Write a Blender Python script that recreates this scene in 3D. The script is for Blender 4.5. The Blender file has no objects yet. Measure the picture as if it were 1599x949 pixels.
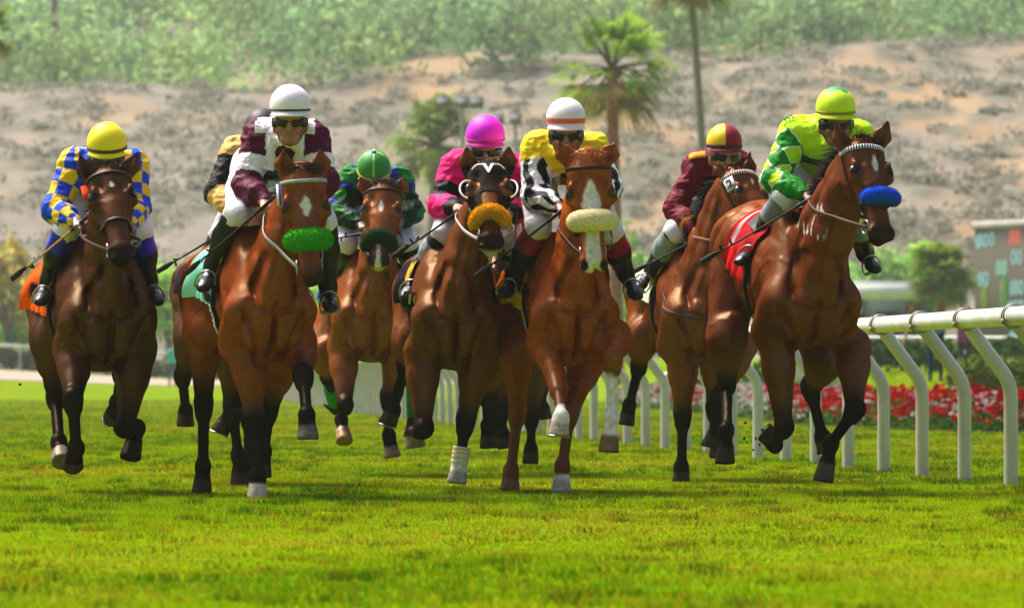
import bpy, math, random
import numpy as np
from mathutils import Vector
from mathutils.bvhtree import BVHTree

random.seed(7); RNG = np.random.default_rng(7)
SC = bpy.context.scene
COL = SC.collection

# ------------------------------------------------------------------ camera
F_PX, CX, HY, CAM_H = 9600.0, 799.5, 593.0, 0.6      # photograph: 1599 x 949, horizon row 593
cd = bpy.data.cameras.new('camera'); cam = bpy.data.objects.new('camera', cd); COL.objects.link(cam)
cam.location = (0, 0, CAM_H); cam.rotation_euler = (math.pi/2, 0, 0)
cd.sensor_width = 36.0; cd.lens = 36.0*F_PX/1599.0
cd.shift_x = 0.0; cd.shift_y = (HY-474.5)/1599.0
cd.clip_start = 0.5; cd.clip_end = 3000
cd.dof.use_dof = True; cd.dof.focus_distance = 31.6; cd.dof.aperture_fstop = 7.5
SC.camera = cam

# ------------------------------------------------------------------ sky, sun, exposure
SUN_TO = Vector((-0.38, 0.36, 0.85)).normalized()
W = bpy.data.worlds.new('World'); SC.world = W; W.use_nodes = True
wn = W.node_tree.nodes; wl = W.node_tree.links
sky = wn.new('ShaderNodeTexSky'); sky.sky_type = 'NISHITA'; sky.sun_disc = False
sky.sun_elevation = math.asin(SUN_TO.z); sky.sun_rotation = math.atan2(SUN_TO.x, SUN_TO.y)
sky.air_density = 1.0; sky.dust_density = 4.0; sky.ozone_density = 0.6
wl.new(sky.outputs[0], wn['Background'].inputs[0]); wn['Background'].inputs[1].default_value = 0.080
sl = bpy.data.lights.new('sun', 'SUN'); so = bpy.data.objects.new('sun', sl); COL.objects.link(so)
sl.energy = 4.2; sl.angle = math.radians(30); sl.color = (1.0, 0.95, 0.86)
so.rotation_euler = (-SUN_TO).to_track_quat('-Z', 'Y').to_euler()
SC.view_settings.view_transform = 'Standard'; SC.view_settings.look = 'None'
SC.view_settings.exposure = 1.12; SC.view_settings.gamma = 1.0
try: SC.view_settings.use_curve_mapping = False
except Exception: pass
SC.cycles.max_bounces = 6; SC.cycles.volume_bounces = 1; SC.cycles.transparent_max_bounces = 8
SC.cycles.use_denoising = True

# ------------------------------------------------------------------ helpers
def V(*a): return np.array(a if len(a) > 1 else a[0], dtype=np.float64)
def nrm(v): v = np.asarray(v, float); return v/(np.linalg.norm(v)+1e-12)
def P(px, py, D): return V((px-CX)/F_PX*D, D, CAM_H+(HY-py)/F_PX*D)
def rgb(r, g, b):                                     # 0-255 sRGB -> linear
    f = lambda c: (c/12.92 if c <= 0.04045 else ((c+0.055)/1.055)**2.4)
    return (f(r/255), f(g/255), f(b/255))
def smooth(e0, e1, x):
    t = np.clip((np.asarray(x, float)-e0)/(e1-e0), 0, 1); return t*t*(3-2*t)
_perm = RNG.random((64, 64, 64)).astype(np.float32)
def noise3(p):                                        # trilinear value noise, 0..1
    p = np.asarray(p, np.float32); i = np.floor(p).astype(np.int32); f = p-i; f = f*f*(3-2*f); r = 0
    for dx in (0, 1):
        for dy in (0, 1):
            for dz in (0, 1):
                w = (f[..., 0] if dx else 1-f[..., 0])*(f[..., 1] if dy else 1-f[..., 1])*(f[..., 2] if dz else 1-f[..., 2])
                r = r+w*_perm[(i[..., 0]+dx) & 63, (i[..., 1]+dy) & 63, (i[..., 2]+dz) & 63]
    return r

def empty(name, loc, label, cat, group=None, kind=None):
    o = bpy.data.objects.new(name, None); COL.objects.link(o); o.location = tuple(loc); o.empty_display_size = 0.2
    tag(o, label, cat, group, kind); return o
def tag(o, label=None, cat=None, group=None, kind=None):
    if label: o['label'] = label
    if cat: o['category'] = cat
    if group: o['group'] = group
    if kind: o['kind'] = kind
    return o

def mesh_np(name, verts, faces, mat, parent=None, cols=None, smooth_=True, origin=None, matidx=None, corner=False):
    """verts (n,3) world coords, faces (m,k) array or list of arrays; moved into the parent's frame."""
    verts = np.asarray(verts, np.float64)
    org = V(0, 0, 0)
    if parent is not None:
        p = parent
        while p is not None: org = org+V(*p.location); p = p.parent
    elif origin is not None: org = V(*origin)
    me = bpy.data.meshes.new(name)
    fl = faces if isinstance(faces, list) else [faces]
    fl = [np.asarray(f, np.int32) for f in fl if len(f)]
    me.vertices.add(len(verts)); me.vertices.foreach_set('co', (verts-org).astype(np.float32).ravel())
    nl = sum(f.size for f in fl); npoly = sum(len(f) for f in fl)
    me.loops.add(nl); me.polygons.add(npoly)
    me.loops.foreach_set('vertex_index', np.concatenate([f.ravel() for f in fl]))
    tot = np.concatenate([np.full(len(f), f.shape[1], np.int32) for f in fl])
    st = np.concatenate([[0], np.cumsum(tot)[:-1]]).astype(np.int32)
    me.polygons.foreach_set('loop_start', st); me.polygons.foreach_set('loop_total', tot)
    if matidx is not None: me.polygons.foreach_set('material_index', np.asarray(matidx, np.int32))
    me.polygons.foreach_set('use_smooth', np.full(npoly, smooth_, bool))
    me.update(calc_edges=True); me.validate()
    for m in (mat if isinstance(mat, (list, tuple)) else [mat]):
        if m is not None: me.materials.append(m)
    if cols is not None:
        c = np.ones((len(verts), 4), np.float32); c[:, :3] = cols
        a = me.color_attributes.new('Col', 'FLOAT_COLOR', 'POINT'); a.data.foreach_set('color', c.ravel())
    o = bpy.data.objects.new(name, me); COL.objects.link(o)
    if parent is not None: o.parent = parent
    elif origin is not None: o.location = tuple(origin)
    return o

class MB:
    """collects pieces for ONE mesh"""
    def __init__(s): s.v = []; s.f4 = []; s.f3 = []; s.c = []; s.n = 0
    def add(s, v, f, col=None):
        v = np.asarray(v, float).reshape(-1, 3); f = np.asarray(f, int)
        (s.f4 if f.shape[1] == 4 else s.f3).append(f+s.n); s.v.append(v)
        s.c.append(np.tile(np.asarray(col if col is not None else (1, 1, 1), float), (len(v), 1)) if np.ndim(col) < 2 else np.asarray(col))
        s.n += len(v); return s
    def tube(s, pts, r, n=8, col=None, cap=True, flat=None):
        pts = np.asarray(pts, float); m = len(pts); r = np.broadcast_to(np.asarray(r, float), (m,))
        t = np.gradient(pts, axis=0); t /= np.linalg.norm(t, axis=1)[:, None]+1e-12
        ref = V(0, 0, 1) if abs(t[0][2]) < 0.9 else V(1, 0, 0)
        u = nrm(np.cross(ref, t[0])); V_ = []
        for i in range(m):
            u = nrm(u-t[i]*np.dot(u, t[i])); w = np.cross(t[i], u)
            a = np.arange(n)*2*np.pi/n
            V_.append(pts[i]+r[i]*(np.cos(a)[:, None]*u+np.sin(a)[:, None]*w))
        v = np.concatenate(V_); i = np.arange(m-1)[:, None]*n; j = np.arange(n)[None]; k = (j+1) % n
        f = np.stack([i+j, i+k, i+n+k, i+n+j], -1).reshape(-1, 4)
        s.add(v, f, col)
        if cap:
            for ring, flip in ((0, True), (m-1, False)):
                c = pts[ring]; vv = np.vstack([V_[ring], c]); ff = np.array([[a_, (a_+1) % n, n] for a_ in range(n)])
                if flip: ff = ff[:, ::-1]
                s.add(vv, ff, col)
        return s
    def strap(s, pts, nor, width, thick, col=None, closed=False):
        pts = np.asarray(pts, float); nor = np.asarray(nor, float); m = len(pts)
        if closed: t = np.roll(pts, -1, 0)-np.roll(pts, 1, 0)
        else: t = np.gradient(pts, axis=0)
        t /= np.linalg.norm(t, axis=1)[:, None]+1e-12
        nor = nor-t*np.sum(nor*t, 1)[:, None]; nor /= np.linalg.norm(nor, axis=1)[:, None]+1e-12
        b = np.cross(t, nor); w = np.broadcast_to(np.asarray(width, float), (m,))[:, None]/2; h = thick
        v = np.stack([pts-b*w, pts-b*w*0.8+nor*h, pts+b*w*0.8+nor*h, pts+b*w], 1).reshape(-1, 3)
        q = m if closed else m-1; i = np.arange(q)[:, None]*4; i2 = ((np.arange(q)+1) % m)[:, None]*4
        j = np.arange(4)[None]; k = (j+1) % 4
        s.add(v, np.stack([i+j, i+k, i2+k, i2+j], -1).reshape(-1, 4), col); return s
    def box(s, c, size, R=None, col=None, bev=0.0):
        x, y, z = np.asarray(size, float)/2
        v = np.array([[a, b, d] for a in (-x, x) for b in (-y, y) for d in (-z, z)])
        if R is not None: v = v@np.asarray(R).T
        f = [[0, 1, 3, 2], [4, 6, 7, 5], [0, 4, 5, 1], [2, 3, 7, 6], [0, 2, 6, 4], [1, 5, 7, 3]]
        s.add(v+np.asarray(c), f, col); return s
    def ball(s, c, r, R=None, n=16, m=10, col=None):
        th = np.linspace(0, np.pi, m+1); ph = np.arange(n)*2*np.pi/n
        v = np.stack([np.sin(th)[:, None]*np.cos(ph), np.sin(th)[:, None]*np.sin(ph), np.cos(th)[:, None]*np.ones(n)], -1).reshape(-1, 3)
        v = v*np.asarray(r, float)
        if R is not None: v = v@np.asarray(R).T
        i = np.arange(m)[:, None]*n; j = np.arange(n)[None]; k = (j+1) % n
        s.add(v+np.asarray(c), np.stack([i+j, i+n+j, i+n+k, i+k], -1).reshape(-1, 4), col); return s
    def fuzz(s, pts, nor, length, width, n, jit=0.6, col=None):
        """short tapering fibres standing on given surface samples"""
        k = RNG.integers(0, len(pts), n); p = pts[k]; d = nor[k]+RNG.normal(0, jit, (n, 3)); d /= np.linalg.norm(d, axis=1)[:, None]
        b = np.cross(d, RNG.normal(0, 1, (n, 3))); b /= np.linalg.norm(b, axis=1)[:, None]
        L = length*RNG.uniform(0.5, 1.2, (n, 1))
        v = np.stack([p-b*width/2, p+b*width/2, p+d*L], 1).reshape(-1, 3)
        s.add(v, np.arange(3*n).reshape(-1, 3), col if col is None or np.ndim(col) < 2 else np.repeat(col[k], 3, 0)); return s
    def build(s, name, mat, parent=None, smooth_=True, origin=None, color=True):
        return mesh_np(name, np.concatenate(s.v), [np.concatenate(x) for x in (s.f4, s.f3) if x], mat, parent,
                       np.concatenate(s.c) if color else None, smooth_, origin)

# ---- implicit bodies: smooth union of elliptical cones -> one continuous surface-net mesh
class Body:
    def __init__(s): s.p = []
    def cone(s, a, b, ra, rb, k=0.03, ref=(0, 0, 1), plane=None, sub=False, tag_=None):
        ra = (ra, ra) if np.isscalar(ra) else ra; rb = (rb, rb) if np.isscalar(rb) else rb
        a = V(*a); b = V(*b)
        if np.linalg.norm(b-a) < 1e-5: b = a+V(0, 0, 1e-4)
        s.p.append(('c', a, b, ra, rb, k, V(*ref), plane, sub)); return s
    def ell(s, c, r, R=None, k=0.03, sub=False):
        s.p.append(('e', V(*c), None, tuple(r), None, k, np.eye(3) if R is None else np.asarray(R), None, sub)); return s
    def mesh(s, h, wrinkle=None):
        lo = np.full(3, 1e9); hi = -lo
        bb = []
        for p in s.p:
            rm = max(max(p[3]), max(p[4]) if p[4] is not None else 0); pad = rm+3*h
            pts = [p[1]] if p[2] is None else [p[1], p[2]]
            l_ = np.min(pts, 0)-pad; h_ = np.max(pts, 0)+pad
            bb.append((l_-p[5], h_+p[5]))
            if not p[8]: lo = np.minimum(lo, l_); hi = np.maximum(hi, h_)
        dims = np.ceil((hi-lo)/h).astype(int)+1
        F = np.full(dims, 0.5, np.float32)
        ax = [(lo[i]+h*np.arange(dims[i])).astype(np.float32) for i in range(3)]
        for p, (l_, h_) in zip(s.p, bb):
            i0 = np.clip(np.floor((l_-lo)/h).astype(int), 0, dims-1); i1 = np.clip(np.ceil((h_-lo)/h).astype(int)+1, 1, dims)
            if np.any(i1 <= i0): continue
            sl_ = tuple(slice(a, b) for a, b in zip(i0, i1))
            X = ax[0][sl_[0]][:, None, None]; Y = ax[1][sl_[1]][None, :, None]; Z = ax[2][sl_[2]][None, None, :]
            if p[0] == 'c':
                a, b = p[1], p[2]; ab = b-a; L = np.linalg.norm(ab); e3 = ab/L
                e1 = p[6]-e3*np.dot(p[6], e3)
                if np.linalg.norm(e1) < 1e-3: e1 = np.cross(e3, V(1, 0.3, 0))
                e1 = nrm(e1); e2 = np.cross(e3, e1)
                x = X-np.float32(a[0]); y = Y-np.float32(a[1]); z = Z-np.float32(a[2])
                dt = lambda e: x*np.float32(e[0])+y*np.float32(e[1])+z*np.float32(e[2])
                w = dt(e3); t = np.clip(w/np.float32(L), 0, 1); dw = w-t*np.float32(L); u = dt(e1); v = dt(e2)
                # e1 = ref direction takes radius [1], e2 (sideways) takes radius [0]
                r1 = np.float32(p[3][1])+np.float32(p[4][1]-p[3][1])*t; r2 = np.float32(p[3][0])+np.float32(p[4][0]-p[3][0])*t
                r3 = np.minimum(r1, r2)
            else:
                R = p[6]; x = X-np.float32(p[1][0]); y = Y-np.float32(p[1][1]); z = Z-np.float32(p[1][2])
                dt = lambda e: x*np.float32(e[0])+y*np.float32(e[1])+z*np.float32(e[2])
                u, v, dw = dt(R[:, 0]), dt(R[:, 1]), dt(R[:, 2]); r1, r2, r3 = [np.float32(q) for q in p[3]]
            a1, a2, a3 = u/r1, v/r2, dw/r3
            k0 = np.maximum(np.sqrt(a1*a1+a2*a2+a3*a3), 1e-5)
            k1 = np.sqrt((a1/r1)**2+(a2/r2)**2+(a3/r3)**2); k1 = np.maximum(k1, 1e-5)
            d = (k0*(k0-1)/k1).astype(np.float32)
            if p[7] is not None:
                q, n = p[7]; d = np.maximum(d, (X-np.float32(q[0]))*np.float32(n[0])+(Y-np.float32(q[1]))*np.float32(n[1])+(Z-np.float32(q[2]))*np.float32(n[2]))
            G = F[sl_]; k = np.float32(max(p[5], 1e-4))
            if p[8]:
                d = -d; hh = np.maximum(k-np.abs(G-d), 0)/k; F[sl_] = np.maximum(G, d)+hh*hh*k*0.25
            else:
                hh = np.maximum(k-np.abs(G-d), 0)/k; F[sl_] = np.minimum(G, d)-hh*hh*k*0.25
        if wrinkle is not None:
            m = np.argwhere(np.abs(F) < 0.06); pts = lo+h*m
            F[tuple(m.T)] += wrinkle(pts).astype(np.float32)
        F[0] = F[-1] = 0.5; F[:, 0] = F[:, -1] = 0.5; F[:, :, 0] = F[:, :, -1] = 0.5
        return nets(F, lo, h)

def nets(F, lo, h):
    S = F < 0; s8 = S.astype(np.int8); c = 0
    for dx in (0, 1):
        for dy in (0, 1):
            for dz in (0, 1):
                c = c+s8[dx:F.shape[0]-1+dx, dy:F.shape[1]-1+dy, dz:F.shape[2]-1+dz]
    act = (c > 0) & (c < 8); idx = np.argwhere(act); vid = np.full(act.shape, -1, np.int32); vid[act] = np.arange(len(idx))
    co = [(x, y, z) for x in (0, 1) for y in (0, 1) for z in (0, 1)]
    val = np.stack([F[idx[:, 0]+a, idx[:, 1]+b, idx[:, 2]+d] for a, b, d in co], 1)
    acc = np.zeros((len(idx), 3)); cnt = np.zeros(len(idx))
    for i, a in enumerate(co):
        for j, b in enumerate(co):
            if j > i and sum(abs(np.subtract(a, b))) == 1:
                m = (val[:, i] < 0) != (val[:, j] < 0); t = val[m, i]/(val[m, i]-val[m, j])
                acc[m] += np.array(a)+t[:, None]*(np.array(b)-np.array(a)); cnt[m] += 1
    v = lo+h*(idx+acc/cnt[:, None]); fs = []
    n0, n1, n2 = F.shape
    e = np.argwhere(S[:-1, 1:-1, 1:-1] != S[1:, 1:-1, 1:-1])+[0, 1, 1]
    q = np.stack([vid[e[:, 0], e[:, 1]-1, e[:, 2]-1], vid[e[:, 0], e[:, 1], e[:, 2]-1], vid[e[:, 0], e[:, 1], e[:, 2]], vid[e[:, 0], e[:, 1]-1, e[:, 2]]], 1)
    fl = ~S[e[:, 0], e[:, 1], e[:, 2]]; q[fl] = q[fl][:, ::-1]; fs.append(q)
    e = np.argwhere(S[1:-1, :-1, 1:-1] != S[1:-1, 1:, 1:-1])+[1, 0, 1]
    q = np.stack([vid[e[:, 0]-1, e[:, 1], e[:, 2]-1], vid[e[:, 0]-1, e[:, 1], e[:, 2]], vid[e[:, 0], e[:, 1], e[:, 2]], vid[e[:, 0], e[:, 1], e[:, 2]-1]], 1)
    fl = ~S[e[:, 0], e[:, 1], e[:, 2]]; q[fl] = q[fl][:, ::-1]; fs.append(q)
    e = np.argwhere(S[1:-1, 1:-1, :-1] != S[1:-1, 1:-1, 1:])+[1, 1, 0]
    q = np.stack([vid[e[:, 0]-1, e[:, 1]-1, e[:, 2]], vid[e[:, 0], e[:, 1]-1, e[:, 2]], vid[e[:, 0], e[:, 1], e[:, 2]], vid[e[:, 0]-1, e[:, 1], e[:, 2]]], 1)
    fl = ~S[e[:, 0], e[:, 1], e[:, 2]]; q[fl] = q[fl][:, ::-1]; fs.append(q)
    f = np.concatenate(fs)
    # one gentle smoothing pass along mesh edges
    for it in range(2):
        sm = np.zeros_like(v); cn = np.zeros(len(v))
        for a, b in ((0, 1), (1, 2), (2, 3), (3, 0)):
            np.add.at(sm, f[:, a], v[f[:, b]]) if False else None
            for ch in range(3): sm[:, ch] += np.bincount(f[:, a], v[f[:, b], ch], len(v))+np.bincount(f[:, b], v[f[:, a], ch], len(v))
            cn += np.bincount(f[:, a], minlength=len(v))+np.bincount(f[:, b], minlength=len(v))
        v = v*0.5+0.5*sm/np.maximum(cn, 1)[:, None]
    return v, f

def vnormals(v, f):
    n = np.cross(v[f[:, 2]]-v[f[:, 0]], v[f[:, 3]]-v[f[:, 1]]); o = np.zeros_like(v)
    for a in range(4):
        for ch in range(3): o[:, ch] += np.bincount(f[:, a], n[:, ch], len(v))
    return o/(np.linalg.norm(o, axis=1)[:, None]+1e-12)

def segdist(p, a, b):
    ab = b-a; t = np.clip(((p-a)@ab)/(ab@ab+1e-12), 0, 1); d = np.linalg.norm(p-a-t[:, None]*ab, axis=1); return d, t

def bez(a, b, c, n): t = np.linspace(0, 1, n)[:, None]; return (1-t)**2*a+2*t*(1-t)*b+t*t*c

# ------------------------------------------------------------------ materials
def mat_new(name):
    m = bpy.data.materials.new(name); m.use_nodes = True; return m, m.node_tree.nodes, m.node_tree.links, m.node_tree.nodes['Principled BSDF']
def mat_plain(name, col, rough=0.5, metal=0.0, spec=0.5, noise=None, bump=0.0, bscale=60, coat=0.0, sheen=0.0, sub=0.0, attr=False, emit=None, wrink=0.0, tint=None, lumspec=False):
    """procedural material: base colour (or the Col attribute) broken up by noise, with a noise bump"""
    m, n, l, b = mat_new(name)
    b.inputs['Roughness'].default_value = rough; b.inputs['Metallic'].default_value = metal
    b.inputs['Specular IOR Level'].default_value = spec; b.inputs['Coat Weight'].default_value = coat
    b.inputs['Coat Roughness'].default_value = 0.15
    if tint: b.inputs['Specular Tint'].default_value = (*tint, 1)
    b.inputs['Sheen Weight'].default_value = sheen
    tc = n.new('ShaderNodeTexCoord')
    nz = n.new('ShaderNodeTexNoise'); nz.inputs['Scale'].default_value = bscale; nz.inputs['Detail'].default_value = 4
    l.new(tc.outputs['Object'], nz.inputs['Vector'])
    if attr: s = n.new('ShaderNodeVertexColor'); s.layer_name = 'Col'; so_ = s.outputs['Color']
    else: s = n.new('ShaderNodeRGB'); s.outputs[0].default_value = (*col, 1); so_ = s.outputs[0]
    amp = noise if noise is not None else 0.12
    if lumspec:
        q = n.new('ShaderNodeMapRange'); q.inputs['From Min'].default_value = .003; q.inputs['From Max'].default_value = .022; q.inputs['To Min'].default_value = .05; q.inputs['To Max'].default_value = spec
        l.new(so_, q.inputs['Value']); l.new(q.outputs[0], b.inputs['Specular IOR Level'])
    mr = n.new('ShaderNodeMapRange'); mr.inputs['To Min'].default_value = 1-amp; mr.inputs['To Max'].default_value = 1+amp
    mr.inputs['From Min'].default_value = 0.3; mr.inputs['From Max'].default_value = 0.7
    l.new(nz.outputs['Fac'], mr.inputs['Value'])
    hs = n.new('ShaderNodeHueSaturation'); l.new(so_, hs.inputs['Color']); l.new(mr.outputs[0], hs.inputs['Value'])
    l.new(hs.outputs[0], b.inputs['Base Color'])
    if bump or wrink:
        bp = n.new('ShaderNodeBump'); bp.inputs['Strength'].default_value = bump; bp.inputs['Distance'].default_value = 0.004
        l.new(nz.outputs['Fac'], bp.inputs['Height'])
        if wrink:
            nw = n.new('ShaderNodeTexNoise'); nw.inputs['Scale'].default_value = 14; nw.inputs['Detail'].default_value = 3; nw.inputs['Distortion'].default_value = 1.4
            l.new(tc.outputs['Object'], nw.inputs['Vector'])
            b2 = n.new('ShaderNodeBump'); b2.inputs['Strength'].default_value = wrink; b2.inputs['Distance'].default_value = 0.02
            l.new(nw.outputs['Fac'], b2.inputs['Height']); l.new(bp.outputs[0], b2.inputs['Normal']); l.new(b2.outputs[0], b.inputs['Normal'])
        else: l.new(bp.outputs[0], b.inputs['Normal'])
    if emit: b.inputs['Emission Color'].default_value = (*emit[0], 1); b.inputs['Emission Strength'].default_value = emit[1]
    return m
M = {}
def translucent(m, amt):
    n, l = m.node_tree.nodes, m.node_tree.links; b = n['Principled BSDF']; t = n.new('ShaderNodeBsdfTranslucent'); x = n.new('ShaderNodeMixShader'); x.inputs[0].default_value = amt
    l.new(b.inputs['Base Color'].links[0].from_socket, t.inputs['Color']); l.new(b.outputs[0], x.inputs[1]); l.new(t.outputs[0], x.inputs[2]); l.new(x.outputs[0], n['Material Output'].inputs['Surface'])
M['coat'] = mat_plain('horse_coat', None, rough=0.47, noise=0.28, bump=0.3, bscale=38, attr=True)
def coat_shader(m, rough, lo, hi, tint):
    n, l = m.node_tree.nodes, m.node_tree.links; b = n['Principled BSDF']; cs = b.inputs['Base Color'].links[0].from_socket; ns = b.inputs['Normal'].links[0].from_socket
    d = n.new('ShaderNodeBsdfDiffuse'); g = n.new('ShaderNodeBsdfGlossy'); g.inputs['Roughness'].default_value = rough; g.inputs['Color'].default_value = (*tint, 1); x = n.new('ShaderNodeMixShader')
    q = n.new('ShaderNodeMapRange'); q.inputs['From Min'].default_value = .003; q.inputs['From Max'].default_value = .022; q.inputs['To Min'].default_value = lo; q.inputs['To Max'].default_value = hi
    v = n.new('ShaderNodeVertexColor'); v.layer_name = 'Col'; l.new(v.outputs[0], q.inputs['Value']); l.new(q.outputs[0], x.inputs[0])
    l.new(cs, d.inputs['Color']); l.new(ns, d.inputs['Normal']); l.new(ns, g.inputs['Normal']); l.new(d.outputs[0], x.inputs[1]); l.new(g.outputs[0], x.inputs[2]); l.new(x.outputs[0], n['Material Output'].inputs['Surface']); n.remove(b)
coat_shader(M['coat'], .40, .010, .042, (1.0, .72, .46))
M['eye'] = mat_plain('horse_eye', (0.006, 0.004, 0.003), rough=0.06, spec=0.7)
M['hair'] = mat_plain('mane_hair', None, rough=0.7, spec=0.03, noise=0.3, bscale=80, attr=True)
M['silk'] = mat_plain('racing_silk', None, rough=0.6, spec=0.12, noise=0.08, bscale=120, attr=True, wrink=0.7, bump=0.15)
M['cloth'] = mat_plain('woven_cloth', None, rough=0.8, spec=0.04, noise=0.1, bscale=150, attr=True, bump=0.4)
M['breech'] = mat_plain('white_breeches', None, rough=0.55, noise=0.05, bscale=60, attr=True, wrink=0.4, bump=0.1)
M['boot'] = mat_plain('polished_boot', None, rough=0.3, spec=0.22, noise=0.2, bscale=40, attr=True, bump=0.1)
M['skin'] = mat_plain('skin', None, rough=0.5, noise=0.12, bscale=50, attr=True, bump=0.15)
M['helmet'] = mat_plain('helmet_cover', None, rough=0.55, spec=0.3, noise=0.05, bscale=30, attr=True, bump=0.15)
M['lens'] = mat_plain('goggle_lens', (0.008, 0.007, 0.006), rough=0.10, spec=0.35)
M['leather'] = mat_plain('tack_leather', None, rough=0.5, spec=0.15, noise=0.3, bscale=90, attr=True, bump=0.3)
M['metal'] = mat_plain('bit_metal', (0.35, 0.33, 0.31), rough=0.3, metal=1.0, bscale=60)
M['fleece'] = mat_plain('fleece', None, rough=0.95, spec=0.03, noise=0.25, bscale=120, attr=True, sheen=0.05, bump=0.6)
HAZE = 0.00020
# ================================================================== horses
BLK = V(0.006, 0.005, 0.005)
def ray_bvh(v, f):
    return BVHTree.FromPolygons([tuple(p) for p in v.tolist()], f.tolist())
def cast(bvh, org, d, dist=0.6, miss=0.12):
    o = Vector(org+d*dist); hit = bvh.ray_cast(o, Vector(-d), dist)
    if hit[0] is None: return org+d*miss, d
    return np.array(hit[0]), np.array(hit[1])

def solve(parent, px, L, sign, dflt):
    """joint on the sight line of its pixel, at bone length L from its parent; sign -1 nearer, +1 farther"""
    D = parent[1]
    for _ in range(3):
        q = P(px[0], px[1], D); d2 = (q[0]-parent[0])**2+(q[2]-parent[2])**2
        D = parent[1]+sign*math.sqrt(max(L*L-d2, 0.0))
    return P(px[0], px[1], D)

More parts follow.
